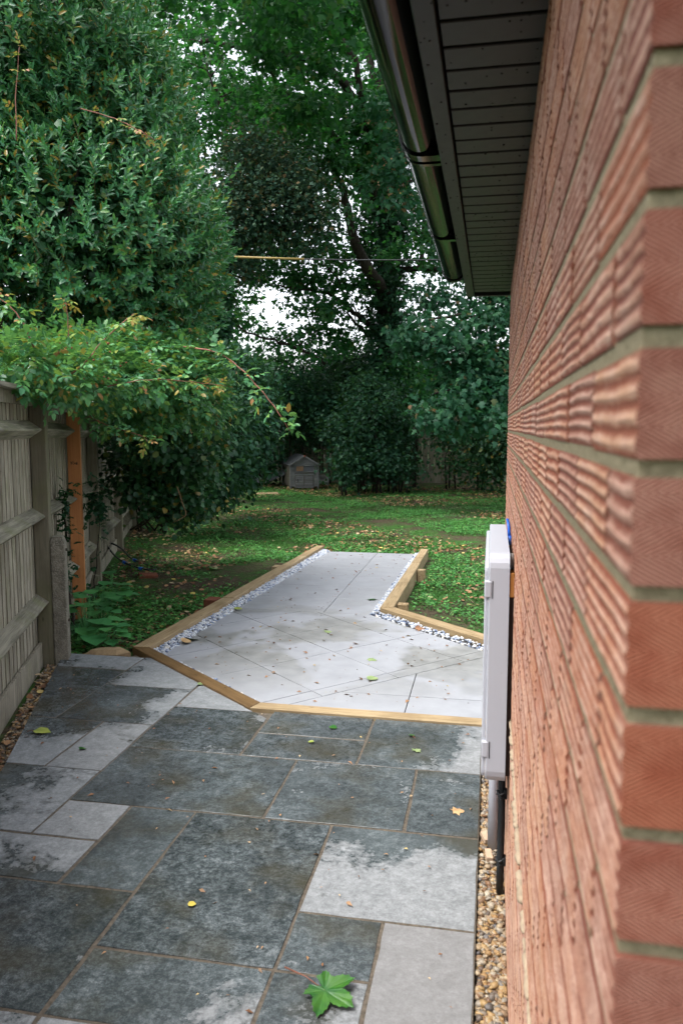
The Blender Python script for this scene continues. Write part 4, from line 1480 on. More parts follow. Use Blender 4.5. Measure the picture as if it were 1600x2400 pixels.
# ------------------------------------------------------------------ chicken coop at the far end
def build_coop():
    e = empty('chicken_coop', (-5.27, 22.0, LAWN), R(22))
    tag(e, 'small weathered wooden chicken coop with pitched roof under the trees', 'coop')
    W, D, Hs, Hp = .40, .95, .74, .98
    mb = MB()
    # side and back walls
    mb.box(-W + .01, -W + .03, .02, D * 2, .08, Hs - .02)
    mb.box(W - .03, W - .01, .02, D * 2, .08, Hs - .02)
    mb.box(-W, W, D * 2 - .02, D * 2, .08, Hs)
    mb.box(-W + .03, W - .03, .02, D * 2 - .02, .08, .10)
    mb.build('wall', M['coop_dark'], e)
    for x in (-W, W):
        for y in (.0, D * 2):
            mb = MB(); mb.box(x - .022, x + .022, y - .022, y + .022, -.05, Hs, bev=.003)
            mb.build('corner_post', M['coop_wood'], e)
    # front boards either side of the doors
    z = .10
    while z < Hs - .05:
        for x0, x1 in ((-W + .023, -W + .125), (W - .135, W - .023)):
            mb = MB(); mb.box(x0, x1, -.012, .006, z + .002, z + .078, bev=.002)
            mb.build('front_board', M['coop_wood'], e)
        z += .08
    # gable panel
    mb = MB(); mb.add([(-W + .02, -.012, Hs - .02), (W - .02, -.012, Hs - .02), (0, -.012, Hp - .03), (-W + .02, .01, Hs - .02), (W - .02, .01, Hs - .02), (0, .01, Hp - .03)],
                      [(0, 1, 2), (3, 5, 4), (0, 3, 4, 1), (1, 4, 5, 2), (2, 5, 3, 0)])
    mb.build('gable_panel', M['coop_wood'], e)
    # upper run: frame, mesh and a card panel
    mb = MB(); mb.box(-W + .13, W - .14, .0, .008, .52, Hs - .03); mb.build('mesh_panel', M['coop_mesh'], e)
    mb = MB(); mb.box(-W + .165, -W + .37, -.014, -.001, .545, Hs - .06); mb.build('card_panel', M['orange_card'], e)
    for z0, z1 in ((Hs - .05, Hs - .02), (.50, .53), (.42, .475), (.06, .10)):
        mb = MB(); mb.box(-W + .127, W - .137, -.022, -.004, z0, z1, bev=.002); mb.build('cross_rail', M['coop_wood'], e)
    # lower doors, slatted
    for x0, x1 in ((-W + .135, -.012), (.0, W - .145)):
        d = MB(); d.box(x0, x1, -.006, .006, .105, .415); dr = d.build('door', M['coop_dark'], e)
        z = .11
        while z < .40:
            mb = MB(); mb.box(x0 + .006, x1 - .006, -.016, -.007, z, z + .045, bev=.002); mb.build('door_slat', M['coop_wood'], dr)
            z += .051
    mb = MB(); mb.box(-W + .20, -W + .215, -.028, -.017, .22, .32); mb.build('door_handle', M['black_rubber'], e)
    # roof
    for sgn in (-1, 1):
        L = math.hypot(W + .06, Hp - Hs + .03)
        a = math.atan2(Hp - Hs + .03, W + .06)
        mb = MB(); mb.box(-.0, L, -.06, D * 2 + .05, 0, .018)
        Mx = Matrix.Translation((0, 0, Hp + .005)) @ Matrix.Rotation(a if sgn > 0 else math.pi - a, 4, 'Y')
        mb.v = [tuple(Mx @ Vector(v)) for v in mb.v]
        if sgn < 0: mb.f = [f[::-1] for f in mb.f]
        mb.build('roof', M['felt'], e)
        mb = MB(); mb.box(0, L, -.075, -.061, -.03, .012)
        mb.v = [tuple(Mx @ Vector((v[0], v[1], v[2] if sgn > 0 else -v[2]))) for v in mb.v]
        mb.build('barge_board', M['coop_wood'], e)
    mb = MB(); mb.box(-.025, .025, -.078, -.055, Hp - .03, Hp + .03); mb.build('finial', M['brick_block'], e)
    # nest box on the right
    mb = MB()
    mb.add([(W + .024, .05, .16), (W + .30, .05, .16), (W + .30, .05, .42), (W + .024, .05, .49), (W + .024, .55, .16), (W + .30, .55, .16), (W + .30, .55, .42), (W + .024, .55, .49)],
           [(0, 1, 2, 3), (7, 6, 5, 4), (0, 4, 5, 1), (1, 5, 6, 2), (2, 6, 7, 3), (3, 7, 4, 0)])
    nb = mb.build('nest_box', M['coop_dark'], e)
    for k in range(5):
        mb = MB(); mb.box(W + .03, W + .29, .038, .049, .165 + k * .052, .165 + k * .052 + .046, bev=.002); mb.build('nest_slat', M['coop_wood'], nb)
    mb = MB(); mb.box(W + .27, W + .315, .02, .58, .13, .43); mb.build('nest_corner', M['coop_wood'], nb)
    # dark plastic sheet left of the coop
    mb = MB(); mb.prism([(-.5, -.15), (.45, -.2), (.5, .2), (-.4, .3)], 0, .02)
    tag(mb.build('plastic_sheet', M['slate'], loc=(-6.35, 23.3, LAWN + .35), rot=(R(20), R(-25), .2)), 'dark blue-grey plastic sheet leaning behind the coop', 'sheet')

build_coop()


# ------------------------------------------------------------------ overhead cable
def build_wire():
    a, b = Vector(at(180, 578, 11.5)), Vector(at(1250, 603, 11.0))
    e = empty('overhead_cable', tuple(a))
    tag(e, 'thin black overhead cable with a yellow sleeve crossing above the garden', 'cable')
    def P(t): return (b - a) * t + Vector((0, 0, -.10 * 4 * t * (1 - t)))
    mb = MB(); mb.tube([P(k / 16) for k in range(-8, 25)], .009, 6)
    mb.build('cable', M['black_rubber'], e, True)
    def tx(px): return (px - 180) / 1070
    for p0, p1 in ((523, 548), (560, 724)):
        mb = MB(); mb.tube([P(tx(p0)), P(tx((p0 + p1) / 2)), P(tx(p1))], .017, 8)
        mb.build('yellow_sleeve', M['yellow_plastic'], e, True)

build_wire()


# ------------------------------------------------------------------ back fence and house beyond
def build_beyond():
    e = empty('back_fence', (-1.0, 25.6, LAWN), R(3))
    tag(e, 'pale boundary fence glimpsed through the shrubs at the far end', 'fence')
    for k in range(105):
        x = -9 + k * .2
        mb = MB(); mb.box(x, x + .193, 0, .02, -.1, 1.75 + random.uniform(-.01, .01))
        mb.build('board', M['post_wood'], e)
    for k in range(10):
        mb = MB(); mb.box(-8.0 + k * 2.2, -7.88 + k * 2.2, -.10, -.005, -.1, 1.8)
        mb.build('post', M['post_wood'], e)
    # neighbouring house whose roof shows under the branches
    c = at(640, 1010, 44)
    e = empty('neighbour_house', (c[0], c[1], LAWN), YAW)
    tag(e, 'house with grey tiled roof seen through the gap in the trees', 'house')
    mb = MB(); mb.box(-6, 6, 0, 7, 0, 3.0); mb.build('wall', M['render_wall'], e)
    mb = MB()
    for c_ in range(14):
        t0, t1 = c_ / 14, (c_ + 1.12) / 14
        y0, z0, y1, z1 = -.4 + 3.9 * t0, 2.9 + 2.5 * t0, -.4 + 3.9 * t1, 2.9 + 2.5 * t1
        mb.add([(-6.4, y0, z0 + .05), (6.4, y0, z0 + .05), (6.4, y1, z1), (-6.4, y1, z1), (-6.4, y0, z0), (6.4, y0, z0)], [(0, 1, 2, 3), (0, 4, 5, 1)])
    mb.add([(-6.4, 3.5, 5.4), (6.4, 3.5, 5.4), (6.4, 7.4, 2.9), (-6.4, 7.4, 2.9)], [(0, 1, 2, 3)])
    mb.build('roof', M['roof_tile'], e)
    for x in (-3.5, 2.0):
        mb = MB(); mb.box(x, x + 1.2, -.03, .05, 1.0, 2.2); w = mb.build('window', M['white_plastic'], e)
        mb = MB(); mb.box(x + .08, x + 1.12, -.035, -.031, 1.08, 2.12); mb.build('pane', M['black_gloss'], w)

build_beyond()


# ================================================================== PLANTS
def limb(pix_pts, d, r0, r1, wob=0.0):
    """branch through planned points (px, py[, depth])"""
    pts = []
    for p in pix_pts:
        dd = p[2] if len(p) > 2 else d
        pts.append(Vector(at(p[0], p[1], dd)))
    fine = []
    for i in range(len(pts) - 1):
        p0, p1, p2, p3 = pts[max(0, i - 1)], pts[i], pts[i + 1], pts[min(len(pts) - 1, i + 2)]
        for k in range(4):
            t = k / 4
            q = 0.5 * ((2 * p1) + (-p0 + p2) * t + (2 * p0 - 5 * p1 + 4 * p2 - p3) * t * t + (-p0 + 3 * p1 - 3 * p2 + p3) * t ** 3)
            fine.append(q + Vector((random.uniform(-wob, wob), random.uniform(-wob, wob), random.uniform(-wob, wob))))
    fine.append(pts[-1])
    n = len(fine)
    return fine, [r0 + (r1 - r0) * i / (n - 1) for i in range(n)]


def twigs_from(limbs, n, length, r):
    """side twigs leaving planned limbs"""
    out = []
    for _ in range(n):
        pts, rr = random.choice(limbs)
        i = random.randrange(max(1, len(pts) // 4), len(pts))
        p = pts[i]
        d = Vector((random.gauss(0, 1), random.gauss(0, 1), random.gauss(.35, .6))).normalized()
        L = length * random.uniform(.5, 1.2)
        q1 = p + d * L * .5 + Vector((0, 0, random.uniform(-.05, .12) * L)); q2 = p + d * L + Vector((random.uniform(-.2, .2) * L, random.uniform(-.2, .2) * L, random.uniform(-.1, .2) * L))
        out.append(([p, q1, q2], [r, r * .7, r * .25]))
    return out


def garden_only(C):
    """False where a leaf clump would stand under the ground"""
    return C[:, 2] > lawn_z(C[:, 0], C[:, 1]) + 0.03


def build_bay():
    base = to_fence(1.7, -0.75, -.1)
    e = empty('bay_tree', base)
    tag(e, 'large glossy evergreen bay tree rising behind the left fence', 'tree')
    inv = -Vector(base)
    blobs = [blob(60, 120, 300, 300, 7.3, 1.2), blob(250, 330, 190, 270, 7.6, 1.1), blob(180, 560, 335, 290, 7.5, 1.2), blob(-140, 420, 260, 420, 7.2, 1.1), blob(340, 640, 175, 200, 8.0, .9)]
    P, A, N, S, C, T, L = shoots(blobs, 7600, 13, .19, .080, .42, .13)
    o = leaf_mesh('crown', P, A, N, S, 'lance', .44, M['bay_leaf'], e); o.location = inv
    P, A, N, S, C2_, T2_, L2_ = shoots(blobs, 300, 20, .36, .080, .8, .06)
    o = leaf_mesh('long_shoots', P, A, N, S, 'lance', .44, M['bay_leaf'], e); o.location = inv
    # inner leaves that close the crown
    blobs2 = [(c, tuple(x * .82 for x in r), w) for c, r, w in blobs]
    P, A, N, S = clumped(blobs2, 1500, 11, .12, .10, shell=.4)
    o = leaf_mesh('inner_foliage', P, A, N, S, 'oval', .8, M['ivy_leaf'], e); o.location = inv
    # twigs of the outer shoots
    k = RNG.choice(len(C), 700, replace=False)
    o = join_tubes('twigs', [([Vector(C[i] - T[i] * .15), Vector(C[i] + T[i] * L[i])], [.004, .0015]) for i in k], M['cane'], e, 4); o.location = inv
    b0 = Vector(base)
    tr = [([b0, b0 + Vector((0, .05, 1.2)), b0 + Vector((.15, .0, 2.4)), b0 + Vector((.1, -.1, 3.8)), b0 + Vector((.0, -.1, 5.2))], [.10, .09, .07, .05, .02]),
          ([b0 + Vector((.1, 0, 2.0)), b0 + Vector((.6, .2, 3.0)), b0 + Vector((.9, .2, 4.2))], [.05, .035, .012]), ([b0 + Vector((.1, 0, 2.2)), b0 + Vector((-.4, -.3, 3.2)), b0 + Vector((-.7, -.4, 4.4))], [.05, .035, .012])]
    join_tubes('limb', tr, M['bark'], e, 8, inv)


def pinnate(Pc, Dc, ln, per=5):
    """compound rose leaves: leaflets in pairs along a short stalk"""
    n = len(Pc)
    side = unit(np.cross(Dc, np.array([0, 0, 1.0]) + rand_dirs(n) * .5)); nrm = np.cross(side, Dc)
    Ps, As, Ns, Ss = [], [], [], []
    L = ln * (0.75 + .5 * RNG.random(n))
    for k in range(per):
        if k == per - 1: s, sd = 1.0, 0
        else: s, sd = .42 + .42 * (k // 2), (1 if k % 2 else -1)
        Ps.append(Pc + Dc * (L * 1.5 * s)[:, None] - np.array([0, 0, 1]) * (L * .22 * s)[:, None])
        As.append(Dc * (1.0 if sd == 0 else .55) + side * sd * .9 - np.array([0, 0, .25])); Ns.append(nrm + rand_dirs(n) * .3)
        Ss.append(L * (.95 if sd == 0 else .8))
    return np.concatenate(Ps), np.concatenate(As), np.concatenate(Ns), np.concatenate(Ss)


def build_rose():
    base = to_fence(1.2, -0.25, -.05)
    e = empty('climbing_rose', base)
    tag(e, 'bright green climbing rose spilling over the top of the fence', 'rose')
    inv = -Vector(base)
    blobs = [blob(10, 850, 150, 40, 5.0, .4), blob(140, 875, 100, 42, 5.3, .4), blob(250, 880, 120, 60, 6.0, .5), blob(370, 900, 120, 70, 6.8, .5), blob(320, 960, 90, 45, 6.9, .4), blob(100, 825, 150, 26, 6.2, .4), blob(440, 860, 80, 60, 7.2, .4), blob(230, 815, 90, 30, 6.4, .4), blob(330, 830, 100, 40, 6.8, .4), blob(400, 820, 80, 35, 7.4, .4), blob(470, 930, 60, 60, 7.6, .4)]
    C, O = in_ellipsoids(blobs, 4200, .45)
    C = C + RNG.normal(size=C.shape) * .05
    D = unit(O * .8 + rand_dirs(len(C)) * .6 + np.array([.2, -.2, -.1]))
    P, A, N, S = pinnate(C, D, .062)
    o = leaf_mesh('foliage', P, A, N, S, 'lance', .66, M['rose_leaf'], e); o.location = inv
    # arching canes with their own leaves
    canes = [limb([(430, 812, 5.4), (505, 826, 5.2), (560, 860, 5.1), (610, 913, 5.0), (650, 963, 4.9), (679, 1010, 4.9)], 5, .006, .003, .004),
             limb([(160, 850, 5.4), (161, 790, 5.4), (158, 730, 5.4), (152, 700, 5.4)], 5.4, .005, .002, .003),
             limb([(120, 905, 5.2), (190, 860, 5.1), (240, 800, 5.1), (290, 755, 5.1), (315, 735, 5.1)], 5.1, .006, .003, .003),
             limb([(80, 815, 4.9), (55, 755, 4.9), (20, 715, 4.9), (-20, 690, 4.9)], 4.9, .006, .003, .003),
             limb([(190, 930, 5.6), (260, 905, 5.5), (350, 890, 5.5), (450, 895, 5.6), (530, 905, 5.7)], 5.6, .005, .002, .004),
             limb([(40, 330, 6.0), (38, 230, 6.0), (46, 110, 6.0)], 6, .005, .002, .003), limb([(190, 255, 6.3), (240, 268, 6.2), (300, 292, 6.1), (365, 330, 6.1)], 6.1, .005, .003, .004),
             limb([(205, 975, 6.0), (260, 1000, 5.8), (330, 1020, 5.6), (345, 1035, 5.55)], 5.8, .005, .002, .003)]
    join_tubes('cane', canes, M['red_cane'], e, 6, inv)
    Pg, Dg, Pt, Dt = [], [], [], []
    for ci, (pts, rr) in enumerate(canes):
        n = len(pts)
        for i in range(1, n):
            if ci in (5, 6) and i % 3 and i < n - 3: continue
            for _ in range(2):
                d = Vector((random.gauss(0, 1), random.gauss(0, 1), random.gauss(-.1, .7))).normalized()
                tip = i > n * .72 and ci != 0 or ci in (5, 6)
                (Pt if tip else Pg).append(pts[i]); (Dt if tip else Dg).append(d)
    P, A, N, S = pinnate(np.array(Pg), np.array(Dg), .055)
    o = leaf_mesh('cane_leaves', P, A, N, S, 'lance', .62, M['rose_leaf'], e); o.location = inv
    P, A, N, S = pinnate(np.array(Pt), np.array(Dt), .045)
    o = leaf_mesh('young_leaves', P, A, N, S, 'lance', .6, M['rose_tip'], e); o.location = inv
    # red hips
    P = np.array([at(random.uniform(0, 300), random.uniform(800, 900), random.uniform(4.9, 5.6)) for _ in range(46)])
    o = stones('hips', P, np.full(46, .0075), M['brick_block'], 1.3); o.parent = e; o.location = inv; tag(o, kind='stuff')


def build_fence_climbers():
    # dark leafy shrub against the fence further down
    base = to_fence(4.6, .35, -.1)
    e = empty('fence_shrub', base)
    tag(e, 'dark leafy honeysuckle shrub covering the fence beyond the orange post', 'shrub')
    inv = -Vector(base)
    blobs = [blob(350, 990, 90, 95, 8.6, .45), blob(420, 1010, 115, 135, 9.3, .6), blob(330, 1090, 70, 120, 9.3, .4), blob(420, 1130, 95, 105, 9.9, .55), blob(400, 920, 130, 70, 8.6, .5)]
    P, A, N, S = clumped(blobs, 900, 13, .085, .072, shell=.25, keep=garden_only)
    o = leaf_mesh('foliage', P, A, N, S, 'lance', 1.0, M['ivy_leaf'], e); o.location = inv
    st = [limb([(300 + random.uniform(0, 90), 1245, 9.7), (310 + random.uniform(0, 110), 1150, 9.6), (320 + random.uniform(0, 140), 1050, 9.4)], 9.6, .012, .005, .02) for _ in range(12)]
    join_tubes('stem', st, M['bark'], e, 5, inv)
    # dead pale stem dangling
    pts, rr = limb([(415, 1140, 9.0), (428, 1180, 9.0), (436, 1205, 9.0), (425, 1215, 9.0), (405, 1225, 9.0)], 9, .006, .004)
    mb = MB(); mb.tube(pts, rr, 5); o = mb.build('dry_stem', M['dry_stem'], e, True); o.location = inv

    # shrubs in the middle distance along the left boundary
    e = empty('elder_shrub', tuple(at(520, 1190, 13.0)))
    tag(e, 'drooping dark green shrub between the fence shrub and the coop', 'shrub')
    inv = -Vector(e.location)
    blobs = [blob(490, 1010, 100, 170, 12.5, .9), blob(470, 1110, 90, 90, 12.8, .8), blob(560, 960, 90, 150, 14.5, 1.0), blob(530, 1090, 80, 80, 14.5, .9)]
    P, A, N, S = clumped(blobs, 950, 14, .16, .10, droop=.7, shell=.3, keep=garden_only)
    o = leaf_mesh('foliage', P, A, N, S, 'lance', .8, M['hedge_leaf'], e); o.location = inv
    st = [limb([(500 + random.uniform(-20, 40), 1165, 13.2), (500 + random.uniform(-40, 70), 1060, 13.2), (520 + random.uniform(-60, 80), 930, 13.2)], 13, .03, .01, .03) for _ in range(7)]
    join_tubes('stem', st, M['bark'], e, 5, inv)

    # thin vine up the fence by the orange post
    base = to_fence(.95, .02, 0)
    e = empty('clematis_vine', base)
    tag(e, 'thin vine with ferny leaves climbing the fence beside the orange post', 'vine')
    inv = -Vector(base)
    vs = [limb([(172, 1465, 6.5), (166, 1420, 6.5), (152, 1340, 6.5), (156, 1260, 6.5), (148, 1180, 6.5), (160, 1145, 6.5)], 6.2, .016, .004, .008),
          limb([(220, 1400, 7.3), (228, 1300, 7.3), (232, 1200, 7.3), (215, 1160, 7.2)], 7.3, .006, .003, .01)]
    join_tubes('stem', vs, M['bark'], e, 6, inv)
    Pc, Dc = [], []
    for q, (pts, rr) in enumerate(vs):
        for i in range(len(pts)):
            for _ in range((2 if i < 7 else 8)):
                Pc.append(pts[i] + Vector((random.gauss(0, .03), random.gauss(0, .03), random.gauss(0, .03)))); Dc.append(Vector((random.gauss(.3, .7), random.gauss(-.5, .6), random.gauss(-.1, .5))).normalized())
    for _ in range(70):
        Pc.append(Vector(at(random.gauss(225, 16), random.gauss(1170, 32), 7.2))); Dc.append(Vector((random.gauss(.3, .7), random.gauss(-.5, .6), random.gauss(-.3, .5))).normalized())
    P, A, N, S = pinnate(np.array(Pc), np.array(Dc), .036)
    o = leaf_mesh('foliage', P, A, N, S, 'lance', 1.0, M['hedge_leaf'], e); o.location = inv


def broad_plant(px, py, d, n, ln, spread, label):
    c = at(px, py, d)
    c[2] = float(lawn_z(c[0], c[1]))
    e = empty('broadleaf_plant', tuple(c))
    tag(e, label, 'plant', 'broad-leaved plants by the fence foot')
    a = np.arange(n) * 2.4 + RNG.random(n) * .5
    el = .25 + .9 * RNG.random(n)
    rad = np.stack([np.cos(a), np.sin(a), np.zeros(n)], -1)
    Pc = rad * (.03 + .09 * RNG.random(n))[:, None] * spread
    Pc[:, 2] += .05 + .22 * el * spread
    A = rad + np.array([0, 0, 1.0]) * (.5 * el - .35)[:, None]
    N = np.array([0, 0, 1.0]) + rad * .2 + rand_dirs(n) * .15
    S = ln * (.6 + .6 * RNG.random(n))
    leaf_mesh('leaves', Pc, A, N, S, 'lance', 1.35, M['broad_leaf'], e)
    mb = MB()
    for i in range(n):
        mb.tube([(0, 0, -.02), tuple(Pc[i] * .5 + np.array([0, 0, .02])), tuple(Pc[i])], [.004, .003, .003], 4)
    mb.build('stems', M['broad_leaf'], e, True)


build_bay()
build_rose()
build_fence_climbers()
broad_plant(205, 1478, 6.3, 22, .16, 1.5, 'broad-leaved green plant against the concrete fence spur, nearest the patio')
broad_plant(232, 1430, 6.9, 20, .16, 1.3, 'broad-leaved green plant just right of the orange post foot')
broad_plant(268, 1392, 7.7, 16, .15, 1.2, 'broad-leaved green plant beyond the broken stake')
broad_plant(255, 1490, 6.2, 12, .11, 1.0, 'low leafy plant beside the patio corner rock')


# ------------------------------------------------------------------ background trees
def build_trees():
    # big ivy-clad maple: trunk, limbs, canopy with gaps to the sky
    base = at(905, 1120, 25.0); base[2] = LAWN
    e = empty('maple_tree', tuple(base))
    tag(e, 'tall maple with ivy-clad trunk and spreading limbs behind the garden', 'tree')
    inv = -Vector(base)
    limbs = [limb([(900, 1150, 25), (905, 950, 25), (908, 760, 25), (903, 600, 25), (910, 420, 25), (900, 200, 25), (890, -100, 25)], 25, .42, .16, .02),
             limb([(905, 470, 25), (880, 370, 23.4), (835, 240, 22), (775, 165, 21), (690, 130, 20.3), (590, 112, 20), (470, 98, 20)], 24, .17, .05, .05),
             limb([(905, 690, 24.6), (862, 630, 23.2), (822, 530, 22.5), (805, 450, 22), (765, 380, 21.5)], 24, .20, .07, .05),
             limb([(900, 520, 25), (850, 420, 23), (790, 330, 21.5), (720, 255, 20.5), (670, 215, 20.2), (620, 150, 20)], 24, .12, .03, .05),
             limb([(880, 480, 24), (862, 320, 21.5), (830, 140, 20.5), (770, 80, 20.2), (700, 50, 20)], 24, .12, .05, .05),
             limb([(880, 770, 25), (845, 745, 24.5), (811, 718, 24.2), (774, 689, 24), (707, 678, 23.6), (650, 668, 23.4)], 24, .10, .02, .04),
             limb([(815, 720, 24.2), (795, 660, 24), (770, 625, 24)], 24, .05, .015, .03), limb([(870, 790, 25), (835, 760, 24.6), (815, 735, 24.4)], 24.5, .06, .03, .03),
             limb([(760, 850, 24.5), (733, 834, 24.3), (685, 812, 24), (641, 797, 23.6), (581, 778, 23.2), (530, 744, 23)], 24, .07, .02, .04),
             limb([(905, 640, 25), (960, 632, 24.6), (1040, 630, 24.2), (1120, 640, 24)], 24.5, .11, .06, .04),
             limb([(985, 632, 24.5), (988, 560, 24.6), (995, 480, 24.7)], 24.5, .09, .05, .03), limb([(1000, 628, 24.4), (1015, 575, 24.2), (1030, 520, 24)], 24.3, .05, .03, .03), limb([(960, 632, 24.6), (950, 560, 24.6), (935, 500, 24.6)], 24.6, .03, .015, .03),
             limb([(520, 250, 22.5), (505, 230, 22.4), (540, 300, 22.5), (520, 300, 22)], 22, .03, .02, .02), limb([(905, 340, 25), (960, 200, 24.5), (1000, 60, 24)], 24.6, .14, .06, .04), limb([(890, 260, 25), (860, 120, 25.2), (800, 0, 25.4), (760, -80, 25.5)], 25, .13, .06, .04),
             limb([(600, 330, 22), (540, 250, 21.8), (500, 200, 21.6), (480, 140, 21.5)], 22, .06, .02, .03), limb([(730, 470, 24), (690, 420, 23.7), (610, 350, 23.5)], 23.5, .06, .02, .04)]
    tw = twigs_from(limbs[1:], 170, 1.1, .018)
    join_tubes('trunk', limbs[:1], M['bark'], e, 10, inv)
    join_tubes('limb', limbs[1:], M['bark'], e, 6, inv)
    o = join_tubes('twigs', tw, M['bark'], e, 5); o.location = inv
    # canopy
    bl = []
    rs = random.Random(5)
    def gap(px, py):
        # the open patch of sky left of the trunk, and thinner places
        if 535 < px < 745 and 640 < py < 835: return True
        if ((px - 640) / 115) ** 2 + ((py - 735) / 100) ** 2 < 1: return True
        if ((px - 380) / 70) ** 2 + ((py - 160) / 70) ** 2 < 1: return True
        if ((px - 830) / 60) ** 2 + ((py - 250) / 80) ** 2 < .6: return True
        return False
    for gy in range(-220, 660, 52):
        for gx in range(290, 1180, 60):
            px, py = gx + rs.uniform(-30, 30), gy + rs.uniform(-26, 26)
            if gap(px, py) or (px > 1000 and py < 300): continue
            r = rs.uniform(34, 66)
            bl.append(blob(px, py, r, r * .6, rs.uniform(14.5 if py < 130 else 20.0, 28.0), rs.uniform(.6, 1.2)))
    for px, py, r in ((585, 700, 36), (560, 760, 30), (640, 640, 45), (700, 660, 36), (760, 640, 60), (770, 720, 50), (735, 780, 42), (690, 790, 26), (800, 790, 55), (720, 830, 50), (650, 830, 34), (840, 680, 50), (610, 780, 24), (675, 700, 22), (560, 640, 40), (545, 690, 30), (640, 800, 22), (760, 665, 42), (775, 715, 42), (735, 705, 34), (745, 755, 34), (790, 660, 40), (600, 650, 30), (660, 760, 22), (690, 640, 30), (570, 735, 24), (700, 725, 26)):
        bl.append(blob(px, py, r, r * .7, rs.uniform(23, 25), .7, 1.0))
    for _ in range(46):  # overhead boughs added to shade the far lawn, coop and hedges
        x, y = rs.uniform(-10, 2.5), rs.uniform(13.5, 24)
        bl.append((np.array([x, y, rs.uniform(8.6, 12.0)]), (rs.uniform(.9, 1.5), rs.uniform(.4, .7), rs.uniform(.8, 1.3)), 1.0))
    P, A, N, S = clumped(bl, 5700, 13, .24, .145, droop=.5, shell=.6)
    o = leaf_mesh('crown', P, A, N, S, 'maple_far', 1.0, M['maple_leaf'], e); o.location = inv
    # ivy on the trunk
    iv = [blob(905 + rs.uniform(-12, 12), y, 60, 60, 24.7, .75) for y in range(330, 1080, 42)]
    P, A, N, S = clumped(iv, 1500, 11, .14, .12, droop=.6, shell=.2)
    o = leaf_mesh('ivy', P, A, N, S, 'oval', 1.2, M['hedge_leaf'], e); o.location = inv

    # purple-tinted plum between the bay tree and the maple
    base = at(560, 1100, 15.5); base[2] = LAWN
    e = empty('plum_tree', tuple(base))
    tag(e, 'dull purple-green plum tree beside the bay tree, below the long maple limb', 'tree')
    inv = -Vector(base)
    bl = [blob(570, 430, 90, 110, 15, .8), blob(600, 510, 130, 85, 15, .9), blob(690, 470, 110, 75, 15, .8), blob(540, 560, 80, 80, 15.5, .8), blob(660, 400, 95, 60, 15.2, .8), blob(760, 500, 65, 32, 14.8, .5), blob(600, 350, 90, 55, 15.3, .7), blob(700, 570, 90, 30, 15, .6), blob(560, 620, 60, 50, 15.5, .7)]
    P, A, N, S = clumped(bl, 1000, 13, .24, .085, shell=.8)
    o = leaf_mesh('crown', P, A, N, S, 'oval', .95, M['plum_leaf'], e); o.location = inv
    tr = [limb([(505, 1120, 15.8), (510, 900, 15.8), (512, 740, 15.7), (545, 600, 15.5), (600, 480, 15.2), (680, 400, 15)], 15.5, .10, .02, .03), limb([(545, 600, 15.5), (640, 540, 15.2), (760, 505, 15)], 15.3, .05, .012, .03)]
    join_tubes('trunk', tr, M['bark'], e, 7, inv)
    iv = [blob(508 + rs.uniform(-8, 8), y, 34, 40, 15.6, .35) for y in range(680, 1000, 34)]
    P, A, N, S = clumped(iv, 420, 11, .09, .085, droop=.5, shell=.25)
    o = leaf_mesh('ivy', P, A, N, S, 'oval', 1.2, M['hedge_leaf'], e); o.location = inv

    # nearer maple boughs at the right, over the back hedge
    base = at(1330, 1180, 17.5); base[2] = LAWN
    e = empty('sycamore_tree', tuple(base))
    tag(e, 'sycamore with drooping teal-green boughs beside the house end', 'tree')
    inv = -Vector(base)
    tr = [limb([(1330, 1180, 17.5), (1320, 950, 17.5), (1300, 700, 17.5), (1280, 400, 17.5)], 17.5, .20, .09, .03), limb([(1320, 1000, 17.5), (1220, 900, 17), (1100, 900, 16.5), (1010, 925, 16)], 17, .07, .015, .03),
          limb([(1310, 850, 17.5), (1200, 760, 17), (1080, 740, 16.5), (980, 760, 16)], 17, .07, .015, .03)]
    join_tubes('trunk', tr, M['bark'], e, 8, inv)
    bl = [blob(1130, 760, 90, 42, 16.5, .7), blob(1010, 770, 75, 36, 16.2, .6), blob(1060, 810, 90, 28, 16.2, .6), blob(1150, 840, 80, 34, 16.5, .7), blob(1080, 940, 90, 34, 16, .6), blob(1020, 975, 50, 26, 15.8, .5), blob(1110, 985, 70, 28, 16, .5), blob(1160, 920, 60, 40, 16.4, .6), blob(960, 800, 50, 30, 16.5, .5), blob(1100, 880, 80, 24, 16.4, .6), blob(1210, 700, 90, 60, 17, .8), blob(1240, 860, 80, 120, 17, .8)]
    P, A, N, S = clumped(bl, 620, 13, .19, .125, droop=.75, shell=.5)
    o = leaf_mesh('crown', P, A, N, S, 'maple', 1.0, M['maple_near'], e); o.location = inv

    # bough by the gutter, bright green with brown keys
    base = at(1290, 1180, 19.0); base[2] = LAWN
    e = empty('field_maple', tuple(base))
    tag(e, 'maple with bright leaf sprays and brown seed keys next to the gutter', 'tree')
    inv = -Vector(base)
    tr = [limb([(1290, 1180, 19), (1270, 900, 19), (1200, 600, 18.5), (1080, 400, 17.5), (960, 300, 16.5), (900, 270, 16)], 18, .16, .02, .04), limb([(1080, 400, 17.5), (980, 420, 17), (920, 440, 16.6)], 17, .05, .012, .03)]
    join_tubes('trunk', tr, M['bark'], e, 8, inv)
    bl = [blob(895, 262, 48, 38, 16, .5), blob(915, 350, 50, 50, 16.2, .5), blob(905, 430, 60, 50, 16.6, .5), blob(950, 480, 60, 40, 16.8, .5), blob(960, 330, 60, 60, 16.8, .6), blob(1010, 700, 70, 40, 17.5, .6), blob(1100, 690, 80, 40, 18, .6), blob(1120, 560, 120, 130, 18.5, .8)]
    P, A, N, S = clumped(bl, 330, 13, .17, .115, droop=.6, shell=.5)
    o = leaf_mesh('crown', P, A, N, S, 'maple', 1.0, M['maple_near'], e); o.location = inv
